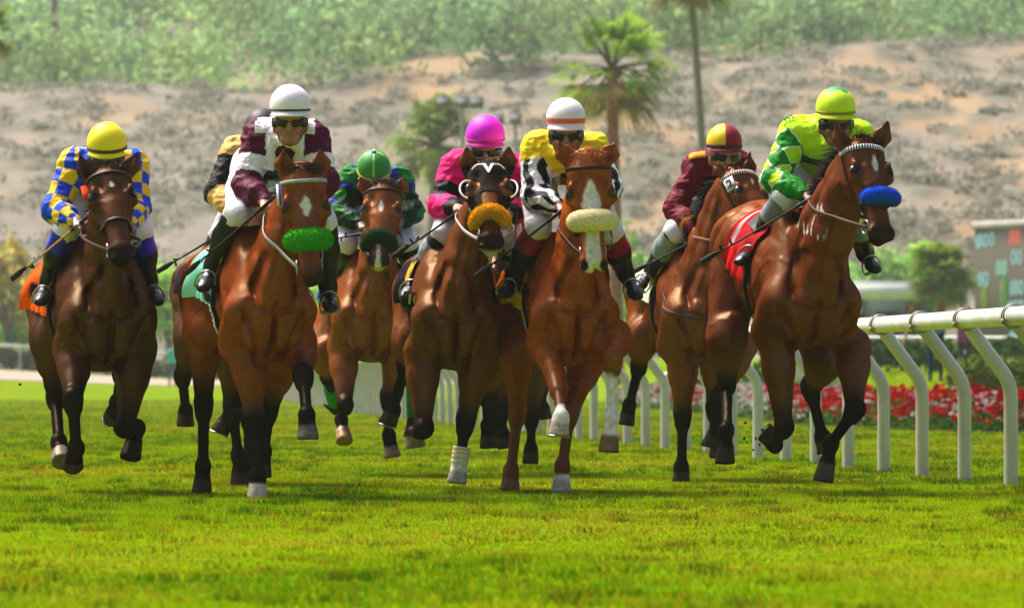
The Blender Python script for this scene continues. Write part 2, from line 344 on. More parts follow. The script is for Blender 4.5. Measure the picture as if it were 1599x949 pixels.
HORSES = {}
def horse(key, spec, hands):
    D, s = spec['D'], spec.get('s', 1.0)
    Cw = P(*spec['C'], D); Rw = P(*spec['R'], D+1.35*s)
    bk = nrm(Rw-Cw); up = nrm(V(0, 0, 1)-bk*bk[2]); lf = np.cross(bk, up)
    T = lambda x, y, z: Cw+s*(x*lf+y*bk+z*up)
    Rt = np.stack([lf, bk, up], 1)
    org = V(T(0, 0.6, 0)[0], T(0, 0.6, 0)[1], 0)
    root = empty('racehorse', org, spec['label'], 'horse', 'racehorses galloping down the turf')
    B = Body(); u = up; cw = spec.get('cw', 1.0)
    B.cone(T(0, .35, .0), T(0, .95, -.05), (.25*s*cw, .33*s), (.245*s*cw, .285*s), .06, u)
    B.cone(T(0, .15, -.02), T(0, .42, .0), (.19*s*cw, .24*s), (.24*s*cw, .31*s), .07, u)
    B.cone(T(0, .9, .0), T(0, 1.3, .02), (.21*s, .22*s), (.22*s, .2*s), .08, u)
    B.cone(T(0, .40, .27), T(0, .75, .17), .075*s, .09*s, .08, u)
    for sg in (-1, 1):
        B.cone(T(.155*sg*cw, .11, -.06), T(.095*sg, .47, .27), (.085*s, .15*s), (.06*s, .12*s), .035, u)
        B.cone(T(.165*sg*cw, .13, -.03), T(.175*sg*cw, .30, -.22), .105*s, .10*s, .05, u)
        B.cone(T(.07*sg*cw, .04, -.0), T(.085*sg*cw, .07, -.15), .092*s, .085*s, .014, u)
        B.cone(T(.105*sg, 1.15, .04), T(.09*sg, 1.48, -.06), .17*s, .14*s, .08, u)
        B.ell(T(.175*sg*cw, .62, .02), (.08*s, .28*s, .2*s), Rt, .08)
    # --- head frame
    pd = D+spec.get('pd', -0.2)
    poll = P(*spec['poll'], pd); L = 0.60*s*spec.get('hl', 1.0)
    d2 = P(*spec['muz'], pd)-poll; dz = math.sqrt(max(L*L-d2@d2, 0.0)); dz = max(dz, 0.10)
    mz = P(*spec['muz'], pd-dz); A = nrm(mz-poll); HL = np.linalg.norm(mz-poll); hs = HL/0.60
    tu = math.radians(spec.get('turn', 0)); l0 = V(math.cos(tu), math.sin(tu), spec.get('tilt', 0.0))
    Lh = nrm(l0-A*(l0@A)); N = np.cross(A, Lh)
    H = lambda l, n, a: poll+hs*(l*Lh+n*N+a*A)
    Rh = np.stack([Lh, N, A], 1); e = hs
    hw = spec.get('hw', 1.0)*1.2
    B.ell(H(0, -.035, .09), (.088*e*hw, .10*e, .14*e), Rh, .03)
    B.cone(H(0, -.01, .10), H(0, -.012, .34), (.088*e*hw, .075*e), (.060*e*hw, .06*e), .03, N)
    B.cone(H(0, .0, .26), H(0, -.012, .52), (.052*e*hw, .055*e), (.052*e, .047*e), .03, N)
    B.cone(H(0, -.05, .30), H(0, -.045, .52), (.04*e, .045*e), (.04*e, .035*e), .03, N)
    B.ell(H(0, -.022, .535), (.066*e, .052*e, .06*e), Rh, .025)
    B.ell(H(0, -.065, .55), (.034*e, .03*e, .04*e), Rh, .02)
    for sg in (-1, 1):
        B.ell(H(.052*sg*hw, -.085, .19), (.04*e, .085*e, .105*e), Rh, .03)
        B.cone(H(.072*sg*hw, .036, .160), H(.082*sg*hw, .010, .228), .026*e, .03*e, .022, N)
        B.cone(H(.05*sg, .022, .30), H(.062*sg*hw, -.01, .22), .014*e, .02*e, .02, N)
        B.ell(H(.052*sg*hw, .052, .135), (.022*e, .022*e, .035*e), Rh, .03, sub=True)
        B.cone(H(.072*sg*hw, -.03, .25), H(.056*sg*hw, -.028, .37), .014*e, .010*e, .02, N)
        B.ell(H(.075*sg*hw, .012, .335), (.026*e, .03*e, .06*e), Rh, .03, sub=True)
        B.ell(H(.047*sg, -.006, .55), (.026*e, .03*e, .038*e), Rh, .014)
        B.ell(H(.053*sg, .022, .562), (.018*e, .024*e, .030*e), Rh, .008, sub=True)
        B.ell(H(.088*sg*hw, .030, .197), (.021*e, .021*e, .022*e), Rh, .004)
    B.cone(H(-.05, -.047, .545), H(.05, -.047, .545), .004, .004, .008, N, sub=True)
    ears = []
    for sg, tp in ((-1, spec['earL']), (1, spec['earR'])):
        b0 = H(.064*sg*hw, -.035, .025); tip = P(*tp, b0[1]-.02*s)
        ev = nrm(tip-b0); eN = nrm(N-ev*(N@ev)); mid = b0+(tip-b0)*.5+Lh*sg*.012*e
        B.cone(b0, mid, (.042*e, .034*e), (.050*e, .027*e), .02, eN)
        B.cone(mid, tip, (.050*e, .027*e), (.009*e, .008*e), .008, eN)
        B.cone(b0+(tip-b0)*.25+eN*.028*e, b0+(tip-b0)*.8+eN*.016*e, (.033*e, .024*e), (.015*e, .014*e), .006, eN, sub=True)
        ears.append((b0, tip))
    # --- neck
    n0 = T(0, .17, .08); n1 = H(0, -.115, .05); nc = (n0+n1)/2+up*.05*s+V(*spec.get('nbend', (0, 0, 0)))
    nb = bez(n0, nc, n1, 6); rr = [(.125, .25), (.122, .235), (.112, .205), (.10, .175), (.09, .15), (.08, .125)]
    nu = nrm(np.cross(n1-n0, Lh)); nu = nu if nu[2] > 0 else -nu
    for i in range(5): B.cone(nb[i], nb[i+1], tuple(q*s for q in rr[i]), tuple(q*s for q in rr[i+1]), .045, nu)
    # --- legs
    segs = []
    for name, sg in (('fL', -1), ('fR', 1)):
        q = spec[name]; el = T(.165*sg*cw, .28, -.24)
        if q.get('elbow'): el = P(*q['elbow'], el[1])
        sn = q.get('sg', (0, 0, 0))
        kn = solve(el, q['knee'], .41*s, sn[0], 0); fe = solve(kn, q['fet'], .29*s, sn[1], 0); ho = solve(fe, q['hoof'], .18*s, sn[2], 0)
        segs.append((name, [el, kn, fe, ho], q, True))
    for name, sg in (('hL', -1), ('hR', 1)):
        q = spec[name]; hip = T(.13*sg, 1.34, -.02); st = T(.19*sg, 1.02, -.30)
        if q.get('stifle'): st = P(*q['stifle'], st[1]+q.get('sd', 0))
        sn = q.get('sg', (1, 0, 0))
        hk = solve(st, q['hock'], .45*s, sn[0], 0); fe = solve(hk, q['fet'], .40*s, sn[1], 0); ho = solve(fe, q['hoof'], .18*s, sn[2], 0)
        B.cone(hip, st, (.15*s, .19*s), (.10*s, .12*s), .07, bk)
        B.cone(T(.11*sg, 1.5, -.12), st+(hk-st)*.3, (.11*s, .11*s), (.065*s, .08*s), .06, bk)
        segs.append((name, [st, hk, fe, ho], q, False))
    lw = spec.get('lw', 1.0)
    for name, (j0, j1, j2, j3), q, fore in segs:
        fw = nrm(-bk); k = .02; w = lw*s
        if fore:
            B.cone(j0, j0+(j1-j0)*.35, .098*w, .082*w, .05, fw); B.cone(j0+(j1-j0)*.3, j1, .085*w, .041*w, .03, fw)
            jr, top = .053, .044
        else:
            B.cone(j0, j0+(j1-j0)*.4, (.095*w, .12*w), (.07*w, .085*w), .06, fw); B.cone(j0+(j1-j0)*.35, j1, (.07*w, .085*w), (.042*w, .055*w), .03, fw)
            jr, top = .050, .046
            cn = nrm(j2-j1); B.cone(j1-cn*.05*s+bk*.03*s, j1+cn*.04*s+bk*.012*s, .024*w, .024*w, .03, fw)
        cn = nrm(j2-j1)
        B.cone(j1-cn*.025*s-fw*0, j1+cn*.035*s, (jr*w, (jr+.006)*w), ((jr-.006)*w, jr*w), .025, fw)
        B.cone(j1+cn*.03*s, j2, (.031*w, .038*w), (.027*w, .034*w), .022, fw)
        pa = nrm(j3-j2); LH = np.linalg.norm(j3-j2); co = j2+pa*min(LH*.52, LH-.07*s)
        B.ell(j2, (.044*w, .045*w, .049*w), None, .022)
        B.cone(j2-pa*.005+cn*0, j2-fw*.028*s+pa*.02*s, .028*w, .022*w, .02, fw)
        B.cone(j2, co, .032*w, .037*w, .02, fw)
        # hoof: flared, cut flat at the sole
        hn = q.get('sole'); hn = nrm(V(*hn)) if hn is not None else nrm(pa*0.8+V(0, 0, -1)*q.get('flat', 0.25))
        B.cone(co, j3-pa*.010*s, (.045*w, .047*w), (.055*w, .060*w), .012, fw, plane=(j3, hn))
        q['_co'] = co; q['_ho'] = j3; q['_hn'] = hn; q['_pts'] = (j0, j1, j2, j3)
    GF = [([(0, .02), (0, -.26)], .013, .024), ([(.06, .26), (.125, .10), (.115, -.01), (.03, -.03)], .020, .020), ([(.19, -.02), (.12, -.15), (.075, -.30)], .017, .018), ([(.15, .02), (.20, -.12)], .02, .008)]
    GS = [([(.60, .24), (.40, -.02), (.34, -.16)], .03, .016), ([(.34, -.16), (.46, -.30)], .025, .012), ([(.95, .10), (1.02, -.1), (.98, -.30)], .035, .018), ([(1.22, .16), (1.30, -.05), (1.26, -.3)], .03, .012)]+[([(.58+.085*i, .14), (.52+.085*i, -.20)], .014, .0045) for i in range(5)]
    def poly(u, w, pts):
        d = np.full(len(u), 9.0)
        for (a0, a1), (b0, b1) in zip(pts[:-1], pts[1:]):
            ex, ey = b0-a0, b1-a1; t = np.clip(((u-a0)*ex+(w-a1)*ey)/(ex*ex+ey*ey+1e-9), 0, 1); d = np.minimum(d, np.hypot(u-a0-t*ex, w-a1-t*ey))
        return d
    def grooves(p):
        r = p-Cw; x = np.abs(r@lf)/s/cw; y = r@bk/s; z = r@up/s; g = np.zeros(len(p))
        fr = smooth(.34, .22, y)
        for pts, w, dp in GF: g += 1.35*fr*dp*np.exp(-(poly(x, z, pts)/w)**2)
        sd = smooth(.10, .16, x)*smooth(.2, .3, y)
        for pts, w, dp in GS: g += 1.35*sd*dp*np.exp(-(poly(y, z, pts)/w)**2)
        dn = np.full(len(p), 9.0); tl = np.zeros(len(p)); vv = np.zeros(len(p)); ll = np.zeros(len(p))
        for i in range(5):
            d, t = segdist(p, nb[i], nb[i+1]); m = d < dn; dn[m] = d[m]; q = p-(nb[i]+t[:, None]*(nb[i+1]-nb[i])); vv[m] = (q@nu)[m]; ll[m] = np.abs(q@lf)[m]; tl[m] = (i+t[m])/5
        wn = smooth(.05, .25, tl)*smooth(1.0, .85, tl)*(dn < .24*s)
        g += wn*.016*np.exp(-((ll/s-.052)/.014)**2)*(vv < 0)+wn*.010*np.exp(-((vv/s-.03)/.03)**2)*smooth(.05, .08, ll/s)
        return g*s
    def vein(p):
        q = p*V(9, 5, 7)+key*5; a_ = noise3(q)*.7+noise3(q*2.3)*.3; m_ = smooth(.45, .6, noise3(p*3+key)); return m_*.0045*np.exp(-(np.abs(a_-.5)/.022)**2)
    def muscle(p):
        w = np.clip(((p-Cw)@up/s+.35)*4, 0, 1)*np.clip(((p-Cw)@bk/s+.25)*4, 0, 1)
        q = p@np.stack([lf, bk*.6, up], 1); a_ = noise3(q*8+key*3); return -w*(.014*(np.abs(2*a_-1)-.4)+.006*(noise3(q*17)-.5))+grooves(p)-vein(p)
    v, f = B.mesh(spec.get('h', .0085), muscle)
    nor = vnormals(v, f)
    # --- coat colours: points, socks, hooves and face markings of the animal, plus a painted lit rump
    base = V(*spec['coat']); nz = noise3(v*3.1+key)*.6+noise3(v*9+3)*.4
    c = base[None]*(0.75+0.5*nz[:, None])
    c = c*(1+(.6*smooth(.4, 1.2, (v-Cw)@bk/s)*smooth(-.2, .3, (v-Cw)@up/s))[:, None])   # light on top of the rump, painted into the coat colour
    pt = V(*spec.get('points', (.0035, .003, .003)))
    hl = ((v-poll)@Lh)/hs; hn_ = ((v-poll)@N)/hs; ha = ((v-poll)@A)/hs
    inhead = (ha > -.02) & (ha < .66) & (np.abs(hl) < .2) & (hn_ > -.2) & (hn_ < .16)
    m = inhead*smooth(.45, .56, ha)*spec.get('muzdark', .9); c = c*(1-m[:, None])+pt*m[:, None]
    # leg colours
    best = np.full(len(v), 9.0); lc = c.copy()
    for name, J, q, fore in segs:
        dd = [segdist(v, J[i], J[i+1]) for i in range(3)]
        dh, th = segdist(v, q['_co'], q['_ho'])
        r = np.stack([dd[0][0]-.06*s, dd[1][0]-.04*s, dd[2][0]-.045*s], 1); w_ = r.argmin(1); near = r.min(1)
        # height coordinate down the leg: 0 elbow, 1 knee, 2 fetlock, 3 toe
        tt = np.choose(w_, [dd[0][1], 1+dd[1][1], 2+dd[2][1]]); ok = (near < .045*s) & (near < best)
        bl = smooth(spec.get('blk0', .45)-(0 if fore else .30), spec.get('blk1', 1.0)-(0 if fore else .2), tt)*spec.get('ptmix', 1.0)
        cc = c*(1-bl[:, None])+pt*bl[:, None]
        if 'sock' in q:
            sk = smooth(q['sock']-.06, q['sock']+.06, tt+.12*(noise3(v*14)-.5)); cc = cc*(1-sk[:, None])+V(.74, .66, .62)*sk[:, None]
        hoofm = smooth(-.010, .010, .012*(noise3(v*30)-.5)+ (v-q['_co'])@nrm(q['_ho']-q['_co']))*(dh < .11*s)
        hc = V(*q.get('hoofc', (.016, .012, .010))); st_ = .8+.4*noise3(v*V(8, 8, 90))
        cc = cc*(1-hoofm[:, None])+hc*st_[:, None]*hoofm[:, None]
        sole = hoofm*smooth(-.012, -.004, (v-q['_ho'])@q['_hn']); cc = cc*(1-.5*sole[:, None])
        lc[ok] = cc[ok]; best[ok] = near[ok]
    c = lc
    c = c*(.86+.28*noise3(v*V(60, 60, 14)+key))[:, None]
    mk = np.zeros(len(v)); wob = .012*(noise3(v*40)-.5)
    for kind, a0, a1, w0, w1 in spec.get('marks', ()):   # white marks down the face
        t = np.clip((ha-a0)/(a1-a0), 0, 1)
        wd = w0+(w1-w0)*t if kind == 'blaze' else w0*(1-np.abs(2*t-1))**.8
        mm = smooth(.006, -.006, np.abs(hl-spec.get('mx', 0))-wd+wob)*(ha > a0)*(ha < a1)*(hn_ > -.03)*inhead
        mk = np.maximum(mk, mm)
    mw = V(*spec.get('markc', (.68, .62, .58)))
    c = c*(1-mk[:, None])+mw*mk[:, None]
    if spec.get('snip'): # pink-grey lips and white chin
        mm = inhead*smooth(.50, .54, ha)*smooth(-.01, -.04, hn_); c = c*(1-.8*mm[:, None])+V(.5, .4, .36)*.8*mm[:, None]
    for b0, tip in ears:
        d, t = segdist(v, b0, tip); mm = (d < .05*s)*smooth(.72, 1.0, t)*.8; c = c*(1-mm[:, None])+pt*mm[:, None]
    nos = np.minimum(*[np.linalg.norm(np.stack([hl-.053*sg, hn_-.020, ha-.562], 1)/V(1, 1.2, 1.3), axis=1) for sg in (-1, 1)])
    mm = smooth(.030, .021, nos); c = c*(1-mm[:, None])+V(.012, .006, .005)*mm[:, None]
    # flecks of sweat foam and mud on neck and shoulders
    ey = np.minimum(*[np.linalg.norm(v-H(.088*sg*hw, .030, .197), axis=1) for sg in (-1, 1)])
    rim = smooth(.042*e, .024*e, ey); c = c*(1-.85*rim[:, None])
    for px, py, rr_ in spec.get('foam', ()):       # flecks of white sweat
        for hit in [np.linalg.norm(np.cross(v-V(0, 0, CAM_H), nrm(P(px, py, D)-V(0, 0, CAM_H))), axis=1)]:
            mm = (hit < rr_)*(v[:, 1] < D+.6)*smooth(.70, .76, noise3(v*V(60, 60, 30)))*smooth(rr_, rr_*.5, hit); c = c*(1-mm[:, None])+V(.6, .57, .52)*mm[:, None]
    fe_ = ey[f].max(1) < .0245*e
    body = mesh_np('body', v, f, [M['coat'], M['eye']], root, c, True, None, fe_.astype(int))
    bvh = ray_bvh(v, f)
    g = dict(root=root, T=T, H=H, bvh=bvh, Lh=Lh, N=N, A=A, e=e, lf=lf, up=up, bk=bk, s=s, v=v, f=f, nor=nor, ha=ha, hl=hl, hn=hn_, inhead=inhead, poll=poll, legs=segs, Cw=Cw, nb=nb, nu=nu)
    HORSES[key] = g
    # --- mane, forelock, tail
    mc = V(*spec.get('mane', (.006, .0045, .004))); mb = MB()
    crest = np.concatenate([bez(n1+nu*.115*s, nc+nu*.2*s, n0+nu*.30*s, 40)]); rs = np.random.default_rng(key)
    for i in range(900):
        p = crest[rs.integers(0, 36)]+lf*rs.normal(0, .014); hit = cast(bvh, p-nu*.1, nu, .3, .1)[0]
        side = spec.get('manes', -1)*rs.uniform(.0, 1.2); ln = rs.uniform(.07, .15)*s
        d0 = nrm(nu*.55+lf*side*.45+bk*.7); d1 = nrm(lf*side*.9+bk*rs.uniform(.6, 1.3)-up*rs.uniform(.2, 1.2))
        mb.strap(bez(hit-nu*.012, hit+d0*ln*.4, hit+d0*ln*.3+d1*ln*.7, 5), np.tile(np.cross(d0, bk)+.2, (5, 1)), np.linspace(.009, .0025, 5), .001, mc*rs.uniform(.6, 1.6))
    for i in range(int(420*spec.get('fore', 1.0))):
        p = H(rs.normal(0, .022), -.015, rs.uniform(-.025, .03)); d0 = nrm(N*.9-A*.35*rs.uniform(.1, 1)+Lh*rs.normal(0, .45))
        ln = rs.uniform(.06, .13)*s
        mb.strap(bez(p, p+d0*ln*.45, p+d0*ln*.35+nrm(A*rs.uniform(.0, 1)+Lh*rs.normal(0, .7)+N*.35)*ln*.6, 5), np.tile(N+.1, (5, 1)), np.linspace(.008, .002, 5), .001, mc*rs.uniform(.6, 1.7))
    mb.build('mane', M['hair'], root)
    mb = MB(); dk = T(0, 1.5, .04); tb = nrm(bk*V(1, 1, 0)); tz = V(0, 0, 1)
    for i in range(420):
        p = dk+lf*rs.normal(0, .018)+up*rs.normal(0, .018); sd = rs.normal(spec.get('tailx', 0), .03)
        e1 = dk+tb*rs.uniform(.25, .40)-tz*rs.uniform(.0, .10)+lf*sd*.5; e2 = dk+tb*rs.uniform(.5, .85)-tz*rs.uniform(.15, .45)+lf*sd*1.2
        mb.strap(bez(p, e1, e2, 8), np.tile(lf+.15, (8, 1)), np.linspace(.016, .004, 8), .002, mc*rs.uniform(.6, 1.5))
    mb.build('tail', M['hair'], root)
    tack(key, g, spec, hands)
    return g

def ring(g, n0, a, angs, da=0.0, off=.004, dist=.22):
    """points round the head at distance a down the face; da tilts the ring backwards"""
    P_, N_ = [], []
    for t in angs:
        c = g['H'](0, n0, a+da*(1-math.cos(t))/2); d = math.cos(t)*g['N']+math.sin(t)*g['Lh']
        p, n = cast(g['bvh'], c, d, dist*g['e'], .07); P_.append(p+d*off); N_.append(d)
    return np.array(P_), np.array(N_)
def girdle(g, y, angs, off=.01, tilt=0.0, z0=0.0):
    P_, N_ = [], []
    for t in angs:
        c = g['T'](0, y+tilt*(1-math.cos(t))/2, z0); d = math.cos(t)*g['up']+math.sin(t)*g['lf']
        p, n = cast(g['bvh'], c, d, .55*g['s'], .26); P_.append(p+d*off); N_.append(d)
    return np.array(P_), np.array(N_)
def drape(g, y0, y1, t0, t1, ny, nt, off, colf, flare=0.0, wav=.006):
    """a cloth laid over the back, following the body; colf(u,v,side) gives its colour"""
    ys = np.linspace(y0, y1, ny); ts = np.linspace(t0, t1, nt); vs, cs = [], []
    for i, y in enumerate(ys):
        p, n = girdle(g, y, ts, off)
        uu = i/(ny-1); edge = np.abs(np.linspace(-1, 1, nt))
        p = p+n*(flare*np.clip(edge-.55, 0, 1)*(uu**1.5))[:, None]+n*(wav*np.sin(ts*9+i*.9)*edge)[:, None]
        vs.append(p); cs.append([colf(uu, t/ t1, t) for t in ts])
    vs = np.array(vs); cs = np.array(cs)
    nn = np.cross(np.gradient(vs, axis=0), np.gradient(vs, axis=1)); nn /= np.linalg.norm(nn, axis=2)[..., None]+1e-9
    top = vs.reshape(-1, 3); n_ = len(top); a = np.arange(ny-1)[:, None]*nt+np.arange(nt-1)[None]
    q = np.stack([a, a+1, a+nt+1, a+nt], -1).reshape(-1, 4)
    m = MB(); m.add(top, q, cs.reshape(-1, 3)); m.add(top-nn.reshape(-1, 3)*.003, q[:, ::-1], cs.reshape(-1, 3)); return m

def text_mesh(txt, size, bold=0.0):
    cu = bpy.data.curves.new('t', 'FONT'); cu.body = txt; cu.size = size; cu.extrude = .0015; cu.offset = bold; cu.align_x = 'CENTER'; cu.align_y = 'CENTER'
    o = bpy.data.objects.new('t', cu); COL.objects.link(o); dg = bpy.context.evaluated_depsgraph_get()
    me = bpy.data.meshes.new_from_object(o.evaluated_get(dg)); v = np.array([tuple(q.co) for q in me.vertices]); me.calc_loop_triangles()
    f = np.array([tuple(t.vertices) for t in me.loop_triangles]); bpy.data.objects.remove(o); bpy.data.curves.remove(cu); bpy.data.meshes.remove(me)
    return v, f

def roll_part(g, a, n0, span, r, col, name, fuzz, nf=2600, drop=0.0):
    angs = np.linspace(-span, span, 25); p, n = ring(g, n0, a, angs, drop, off=r*.72)
    t = np.linspace(-1, 1, 25); rad = r*np.sqrt(np.clip(1-np.abs(t)**5, .12, 1))
    m = MB(); m.tube(p, rad, 14, col)
    base = np.concatenate(m.v); f = np.concatenate(m.f4)
    nn = base-np.repeat(p, 14, 0).mean(0) if False else np.concatenate([base[:25*14]-np.repeat(p, 14, 0)]); nn /= np.linalg.norm(nn, axis=1)[:, None]+1e-9
    # dense surface samples
    k = RNG.integers(0, 25*14-14, 4000); u = RNG.random((4000, 1)); w = RNG.random((4000, 1))
    i1 = k+14; i2 = (k//14)*14+(k+1) % 14
    s_ = base[k]*(1-u)*(1-w)+base[i1]*u*(1-w)+base[i2]*w*(1-u)+base[np.minimum(i2+14, 349)]*u*w; sn = nn[k]
    cc = np.asarray(col)[None]*RNG.uniform(.55, 1.35, (4000, 1))
    m.fuzz(s_, sn, fuzz*.75, fuzz*.15, nf*3, .45, cc)
    o = m.build(name, M['fleece'], g['root']); return o

def tack(key, g, sp, hands):
    root, H, T, e = g['root'], g['H'], g['T'], g['e']; lc = V(*sp.get('leather', (.03, .012, .006)))
    br = empty('bridle', (0, 0, 0), None, None); br.parent = root
    m = MB(); pi = math.pi
    if not sp.get('hood'):
        bc = V(*sp.get('browc', lc)); p, n = ring(g, -.04, .075, np.linspace(-1.75, 1.75, 25), -.03)
        if sp.get('braid'):      # white and coloured braided browband
            b = MB(); q = np.linspace(0, 24, 60)
            pp = np.stack([np.interp(q, np.arange(25), p[:, i]) for i in range(3)], 1); n2 = np.stack([np.interp(q, np.arange(25), n[:, i]) for i in range(3)], 1)
            for i in range(59):
                b.strap(pp[i:i+2], n2[i:i+2], .026*e, .007, V(.75, .75, .75) if i % 2 else V(*sp['braid']))
            b.build('browband', M['cloth'], br)
        else:
            b = MB(); b.strap(p, n, .02*e, .006, bc); b.build('browband', M['leather'], br)
    # cheekpieces down both sides, crownpiece behind the ears
    for sg in (-1, 1):
        P_, N_ = [], []
        for a in np.linspace(.05, .475, 14):
            c = H(0, -.045, a); d = nrm(g['Lh']*sg-g['N']*.10); q, n = cast(g['bvh'], c, d, .2*e, .06); P_.append(q+d*.004); N_.append(d)
        m.strap(P_, N_, .016*e, .005, sp.get('cheekc', lc))
    if sp.get('nose', True):
        p, n = ring(g, -.045, sp.get('nosea', .37), np.linspace(-pi*.97, pi*.97, 40)); m.strap(p, n, .022*e, .006, sp.get('nosec', lc))
    m.build('headpiece', M['leather'], br)
    bits = []
    mm = MB()
    for sg in (-1, 1):
        c = H(.056*sg, -.05, .488); bits.append(c); t = np.linspace(0, 2*pi, 22)
        mm.tube(c+g['Lh']*sg*.006+(np.cos(t)[:, None]*g['A']+np.sin(t)[:, None]*g['N'])*.034*e, .005, 6)
    mm.tube([H(-.06, -.05, .488), H(.06, -.05, .488)], .006, 6)
    mm.build('bit', M['metal'], br, color=False)
    # reins run from the bit past the neck to the rider's hands
    m = MB(); rc = V(*sp.get('reinc', lc))
    for sg, b, hnd in zip((-1, 1), bits, hands):
        if hnd is None: continue
        midp = (b+hnd)/2+V(0, 0, .0)+g['lf']*sg*sp.get('reinw', .11)
        pp = bez(b, midp, hnd, 22); nn_ = np.tile(g['lf']*sg, (22, 1))
        for i in range(2, 21):
            lo_, n_, _i, d_ = g['bvh'].find_nearest(Vector(pp[i])); n_ = np.array(n_); lo_ = np.array(lo_)
            if (pp[i]-lo_)@n_ < .012: pp[i] = lo_+n_*.012
        for _ in range(3): pp[1:-1] = .5*pp[1:-1]+.25*(pp[:-2]+pp[2:])
        m.strap(pp, nn_, .02, .005, rc)
        if sp.get('ringbit'):
            m.strap(bez(b, (b+H(.0, -.2, .42))/2, H(0, -.19, .40), 8), np.tile(g['lf']*sg, (8, 1)), .016, .005, rc)
    m.build('reins', M['leather'], br)
    if sp.get('roll'):
        r = sp['roll']; roll_part(g, r['a'], -.02, r.get('span', 1.25), r['r'], V(*r['c']), 'shadow_roll', r.get('fuzz', .014), r.get('nf', 2600), r.get('drop', 0))
    if sp.get('neckstrap', True):
        p, n = [], []
        # breast strap over the chest from the girth
        m = MB()
        for t in np.linspace(-1.45, 1.45, 24):
            c = T(0, .32, -.03); d = nrm(-g['bk']*math.cos(t)+g['lf']*math.sin(t)); q, _ = cast(g['bvh'], c+g['up']*.12*(abs(t)/1.45)**2, d, .6, .3); p.append(q+d*.003); n.append(d)
        if sp.get('breast'):
            m.strap(p, n, .028, .005, sp['breast']); m.build('breast_strap', M['leather'], root)
    # girth, saddle, cloths
    m = MB(); p, n = girdle(g, .50, np.linspace(-2.75, -1.2, 16), .006); m.strap(p, n, .09, .006, sp.get('girthc', (.01, .01, .01)))
    p, n = girdle(g, .50, np.linspace(1.2, 2.75, 16), .006); m.strap(p, n, .09, .006, sp.get('girthc', (.01, .01, .01)))
    p, n = girdle(g, .50, np.linspace(2.7, 2*pi-2.7, 12), .006); m.strap(p, n, .09, .006, sp.get('girthc', (.01, .01, .01)))
    if sp.get('dash'):
        p, n = girdle(g, .50, np.linspace(-1.75, -2.7, 28), .016)
        for i in range(0, 26, 3): m.strap(p[i:i+3], n[i:i+3], .03, .004, (.75, .73, .68)); m.strap([p[i]+g['bk']*.02, p[i]-g['bk']*.02], n[i:i+2], .012, .005, (.75, .73, .68))
    m.build('girth', M['cloth'], root)
    if sp.get('sidetag'):
        c, _ = cast(g['bvh'], H(0, -.04, .12), nrm(-g['Lh']+g['N']*.1), .2, .1); d = nrm(g['N']-g['Lh']*.4); x = nrm(np.cross(d, g['A'])); R_ = np.stack([x, -g['A'], d], 1); m = MB()
        for k_, (dx, dy, w_, h_, cl_) in enumerate(sp['sidetag']): m.box(c-g['Lh']*.012+R_@V(dx, dy, .01+.002*k_), (w_, h_, .006), R_, cl_)
        m.build('bridle_tag', M['cloth'], br)
    if sp.get('patch'):
        px, py, w_, h_, bc_, txt, tc_ = sp['patch']; o_ = V(0, 0, CAM_H); d = nrm(P(px, py, sp['D'])-o_); hit = g['bvh'].ray_cast(Vector(o_+d*20), Vector(d))
        c = (np.array(hit[0]) if hit[0] is not None else P(px, py, sp['D']+.5))-d*.03; y = nrm(V(.1, 0, 1)); R_ = np.stack([nrm(np.cross(V(0, 1, 0)*1.0, y)), y, V(0, -1, 0)], 1)
        if R_[0, 0] < 0: R_[:, 0] *= -1
        m = MB(); m.box(c, (w_, h_, .008), R_, bc_); pl = m.build('number_patch', M['cloth'], root); vv, ff = text_mesh(txt, h_*.85, .002); m = MB(); m.add(c+V(0, -.0065, 0)+vv@R_.T, ff, tc_); m.build('numeral', M['cloth'], pl)
    cl = sp['cloth']
    drape(g, cl.get('y0', .52), cl.get('y1', 1.08), -cl.get('t', 1.6), cl.get('t', 1.6), 26, 64, .014, cl['f'], cl.get('flare', .05)).build('saddle_cloth', M['cloth'], root)
    pc = V(*sp.get('padc', (.55, .33, .05)))
    drape(g, .46, .84, -1.15, 1.15, 14, 40, .020, lambda u, w, t: pc).build('saddle_pad', M['cloth'], root)
    sd = drape(g, .54, .84, -.75, .75, 16, 30, .036, lambda u, w, t: V(.012, .011, .011), wav=0); sd.build('saddle', M['leather'], root)
    for name, J, q, fore in g['legs']:
        if 'wrap' in q:      # leg bandage over the cannon
            a, b = q['_pts'][1], q['_pts'][2]; w0, w1, wc, wc2 = q['wrap']
            pts = np.array([a+(b-a)*t for t in np.linspace(w0, w1, 12)]); m = MB(); rw = .047*g['s']
            m.tube(pts, [rw*(1+.04*(i % 2)) for i in range(12)], 14, wc)
            if wc2 is not None:
                for i in (1, 4, 7): m.tube(pts[i:i+2], rw*1.07, 14, wc2)
            m.build('leg_bandage', M['cloth'], root)
        if q.get('shoe'):
            hn, ho = q['_hn'], q['_ho']; ref = nrm(np.cross(hn, V(1, .2, .1))); r2 = np.cross(hn, ref); t = np.linspace(.5, 2*pi-.5, 20)
            m = MB(); m.tube(ho+hn*.002+(np.cos(t)[:, None]*ref+np.sin(t)[:, None]*r2)*.054*g['s'], .006, 6); m.build('horseshoe', M['metal'], root, color=False)
    if sp.get('hood'): hood(g, sp)
